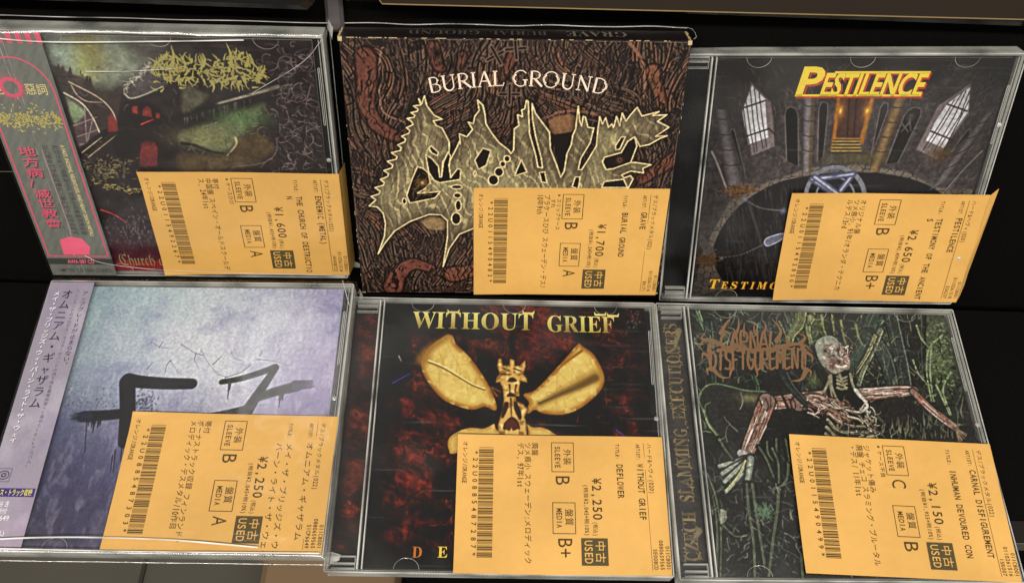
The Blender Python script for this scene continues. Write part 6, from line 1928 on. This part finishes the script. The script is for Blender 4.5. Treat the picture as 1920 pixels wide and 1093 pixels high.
for r, w in ((0.9, 0.5), (2.2, 0.4)):
    ribbon([(-66.2 + r * math.cos(a), -31.1 + r * 0.8 * math.sin(a)) for a in np.linspace(0, 6.2832, 20)], w, (60, 56, 72), z)
rect(-71.2, -51.2, -40.2, -36.6, (62, 44, 120))
write_fit(mb, 'ボーナス・トラック収録', -70.6, -52.2, -39.5, 2.4, flat(z + 0.04), 0, 0.01, (240, 232, 80), 0.8)
yy = -44.2
for s, x0, x1, h in (('解説:菅谷 透', -70.2, -60.5, 1.9), ('歌詞対訳付', -70.2, -60.5, 1.9), ('SICP 6649', -70.2, -58.8, 2.2), ('CD', -70.2, -66.8, 1.9), ('(METAL)', -68, -59.0, 1.9), ('¥2,860', -70, -61.6, 1.9), ('(¥2,600)', -70, -60.0, 1.9)):
    write_fit(mb, s, x0, x1, yy, h, flat(z), 0, 0.004, white); yy -= 2.9 if h < 2.1 else 3.1
lettering('band_print', bo, mb)
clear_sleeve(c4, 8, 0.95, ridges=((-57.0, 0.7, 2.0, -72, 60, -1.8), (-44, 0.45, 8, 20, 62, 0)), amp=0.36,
             crease_glints=((((-71, -58.6), (-50, -57.2), (-25, -56.6), (10, -57.2), (45, -59.6)), 0.34), (((-71, -61.4), (0, -61.9), (70, -61.6)), 0.3), (((66, 63), (70.5, 50)), 0.12)))

# 5 lower middle -------------------------------------------------------------
c5 = jewel_case(5, 'clear case whose cover shows a winged bone on crumpled red leather', strip='print', serr_top=True, serr_bottom=True)
bk = picture_bone().crispen(5, 0.45, 0.05).build('booklet', c5, -1.7)
pic = Picture(POSE[5], -69.4, -56.6, -59.8, 59.8, 0.4)
leather(pic, 140)
rumple(pic, 320)
pic.lay(np.clip((np.abs(pic.X + 63) - 2.5) / 3.0, 0, 1) * 0.75, (34, 32, 32))
for y0, y1 in ((-10, -30), (-38, -48), (20, 44)):
    m = np.clip(1 - ((pic.Y - (y0 + y1) / 2) / ((y0 - y1) / 2)) ** 2, 0, 1) if y0 > y1 else np.clip(1 - ((pic.Y - (y0 + y1) / 2) / ((y1 - y0) / 2)) ** 2, 0, 1)
    pic.lay(m * 0.4 * np.clip(1 - np.abs(pic.X + 61) / 5, 0, 1), (120, 46, 38))
pic.build('inlay_print', c5, -4.2, 'printed', 0.15)
mb = Mesh()
q = measure(POSE[5], [(772, 612), (1000, 614), (1027, 619), (1153, 621)])
def gold(lo, hi):
    def f(p):
        t = min(1, max(0, (p[1] - lo) / (hi - lo)))
        w = 0.5 + 0.5 * math.sin(p[0] * 0.35)
        a = np.array([150, 122, 52]) * (1 - w) + np.array([198, 186, 78]) * w; b = np.array([244, 234, 150])
        return tuple(a * (1 - t) + b * t)
    return f
g = gold(q[0][1], q[0][1] + 10)
write_fit(mb, serif('WITHOUT'), q[0][0], q[1][0], q[0][1], 8.6, flat(-1.55), 0, -0.004, g, 0.69)
write_fit(mb, serif('GRIEF'), q[2][0], q[3][0], q[2][1], 8.4, flat(-1.55), 0, -0.004, g, 0.69)
for x, y in ((850, 581), (991, 583), (1126, 586), (1150, 588)):
    a = measure(POSE[5], [(x, y)])[0]
    mb.poly([(a[0] - 2.6, a[1] - 0.9, -1.55), (a[0] + 2.6, a[1] - 0.9, -1.55), (a[0] + 2.9, a[1] + 1.2, -1.55), (a[0] + 2.0, a[1] + 0.0, -1.55), (a[0] - 2.0, a[1] + 0.0, -1.55), (a[0] - 2.9, a[1] + 1.2, -1.55)], 0, (236, 222, 130))
q = measure(POSE[5], [(772, 1043), (790, 1043), (820, 1043), (838, 1043)])
write_fit(mb, serif('D'), q[0][0], q[1][0], q[0][1], 4.4, flat(-1.55), 0, 0, (198, 110, 44), 0.69)
write_fit(mb, serif('E'), q[2][0], q[3][0], q[2][1], 4.4, flat(-1.55), 0, 0, (240, 206, 74), 0.69)
lettering('title_lettering', bk, mb)

# 6 lower right ---------------------------------------------------------------
c6 = jewel_case(6, 'clear case showing a skeletal figure in a green forest, bronze writing up its strip', strip='print', serr_top=True)
bk = picture_forest().crispen(4, 0.35, 0.06).build('booklet', c6, -1.7)
pic = Picture(POSE[6], -69.4, -58.4, -59.8, 59.8, 0.4)
pic.C[:] = np.array([48, 45, 44]) / 255.0
pic.mottle(5, 3, 0.3); pic.mottle(1.2, 5, 0.3)
for pts in ([(1277, 612), (1270, 640), (1276, 645)], [(1316, 990), (1300, 1015)]):
    pic.stroke(pts, (128, 118, 88), 2.6, 0.6, 0.5)
ip = pic.build('inlay_print', c6, -4.2, 'printed', 0.15)
mb = Mesh()
q = measure(POSE[6], [(1314, 1052), (1258, 606)], -4.2)
pl = along((-61.4, q[0][1]), (-61.4, q[1][1]), -4.1)
Ltot = q[1][1] - q[0][1]
def bronze(p):
    return tuple(np.array([150, 130, 92]) * (0.8 + 0.2 * math.sin(p[1] * 1.3) + 0.12 * math.sin(p[0] * 3.1 + p[1] * 2.7)))
u = Ltot / 26.6
a = 0
for wd in ('CZECH', 'SLAMMING', 'EXECUTIONERS'):
    n = len(wd) * (1.0 if wd != 'EXECUTIONERS' else 0.96)
    write_fit(mb, serif(wd), a * u, (a + n) * u, 0, 5.6, pl, 0, 0.004, bronze, 0.69)
    a += n + 1.0
rsx = np.random.RandomState(8)
for i in range(90):
    t = rsx.uniform(0, Ltot); b = rsx.choice([0.0, 5.4]) + rsx.normal(0, 0.3); w = rsx.uniform(0.3, 0.7); h = rsx.uniform(0.6, 1.4) * (1 if b > 3 else -1)
    mb.poly([pl(t - w, b), pl(t + w, b), pl(t + rsx.normal(0, 0.4), b + h)][:: 1 if h > 0 else -1], 0, (136, 118, 84))
lettering('strip_lettering', ip, mb)

for k in range(1, 7):
    price_tag(k)
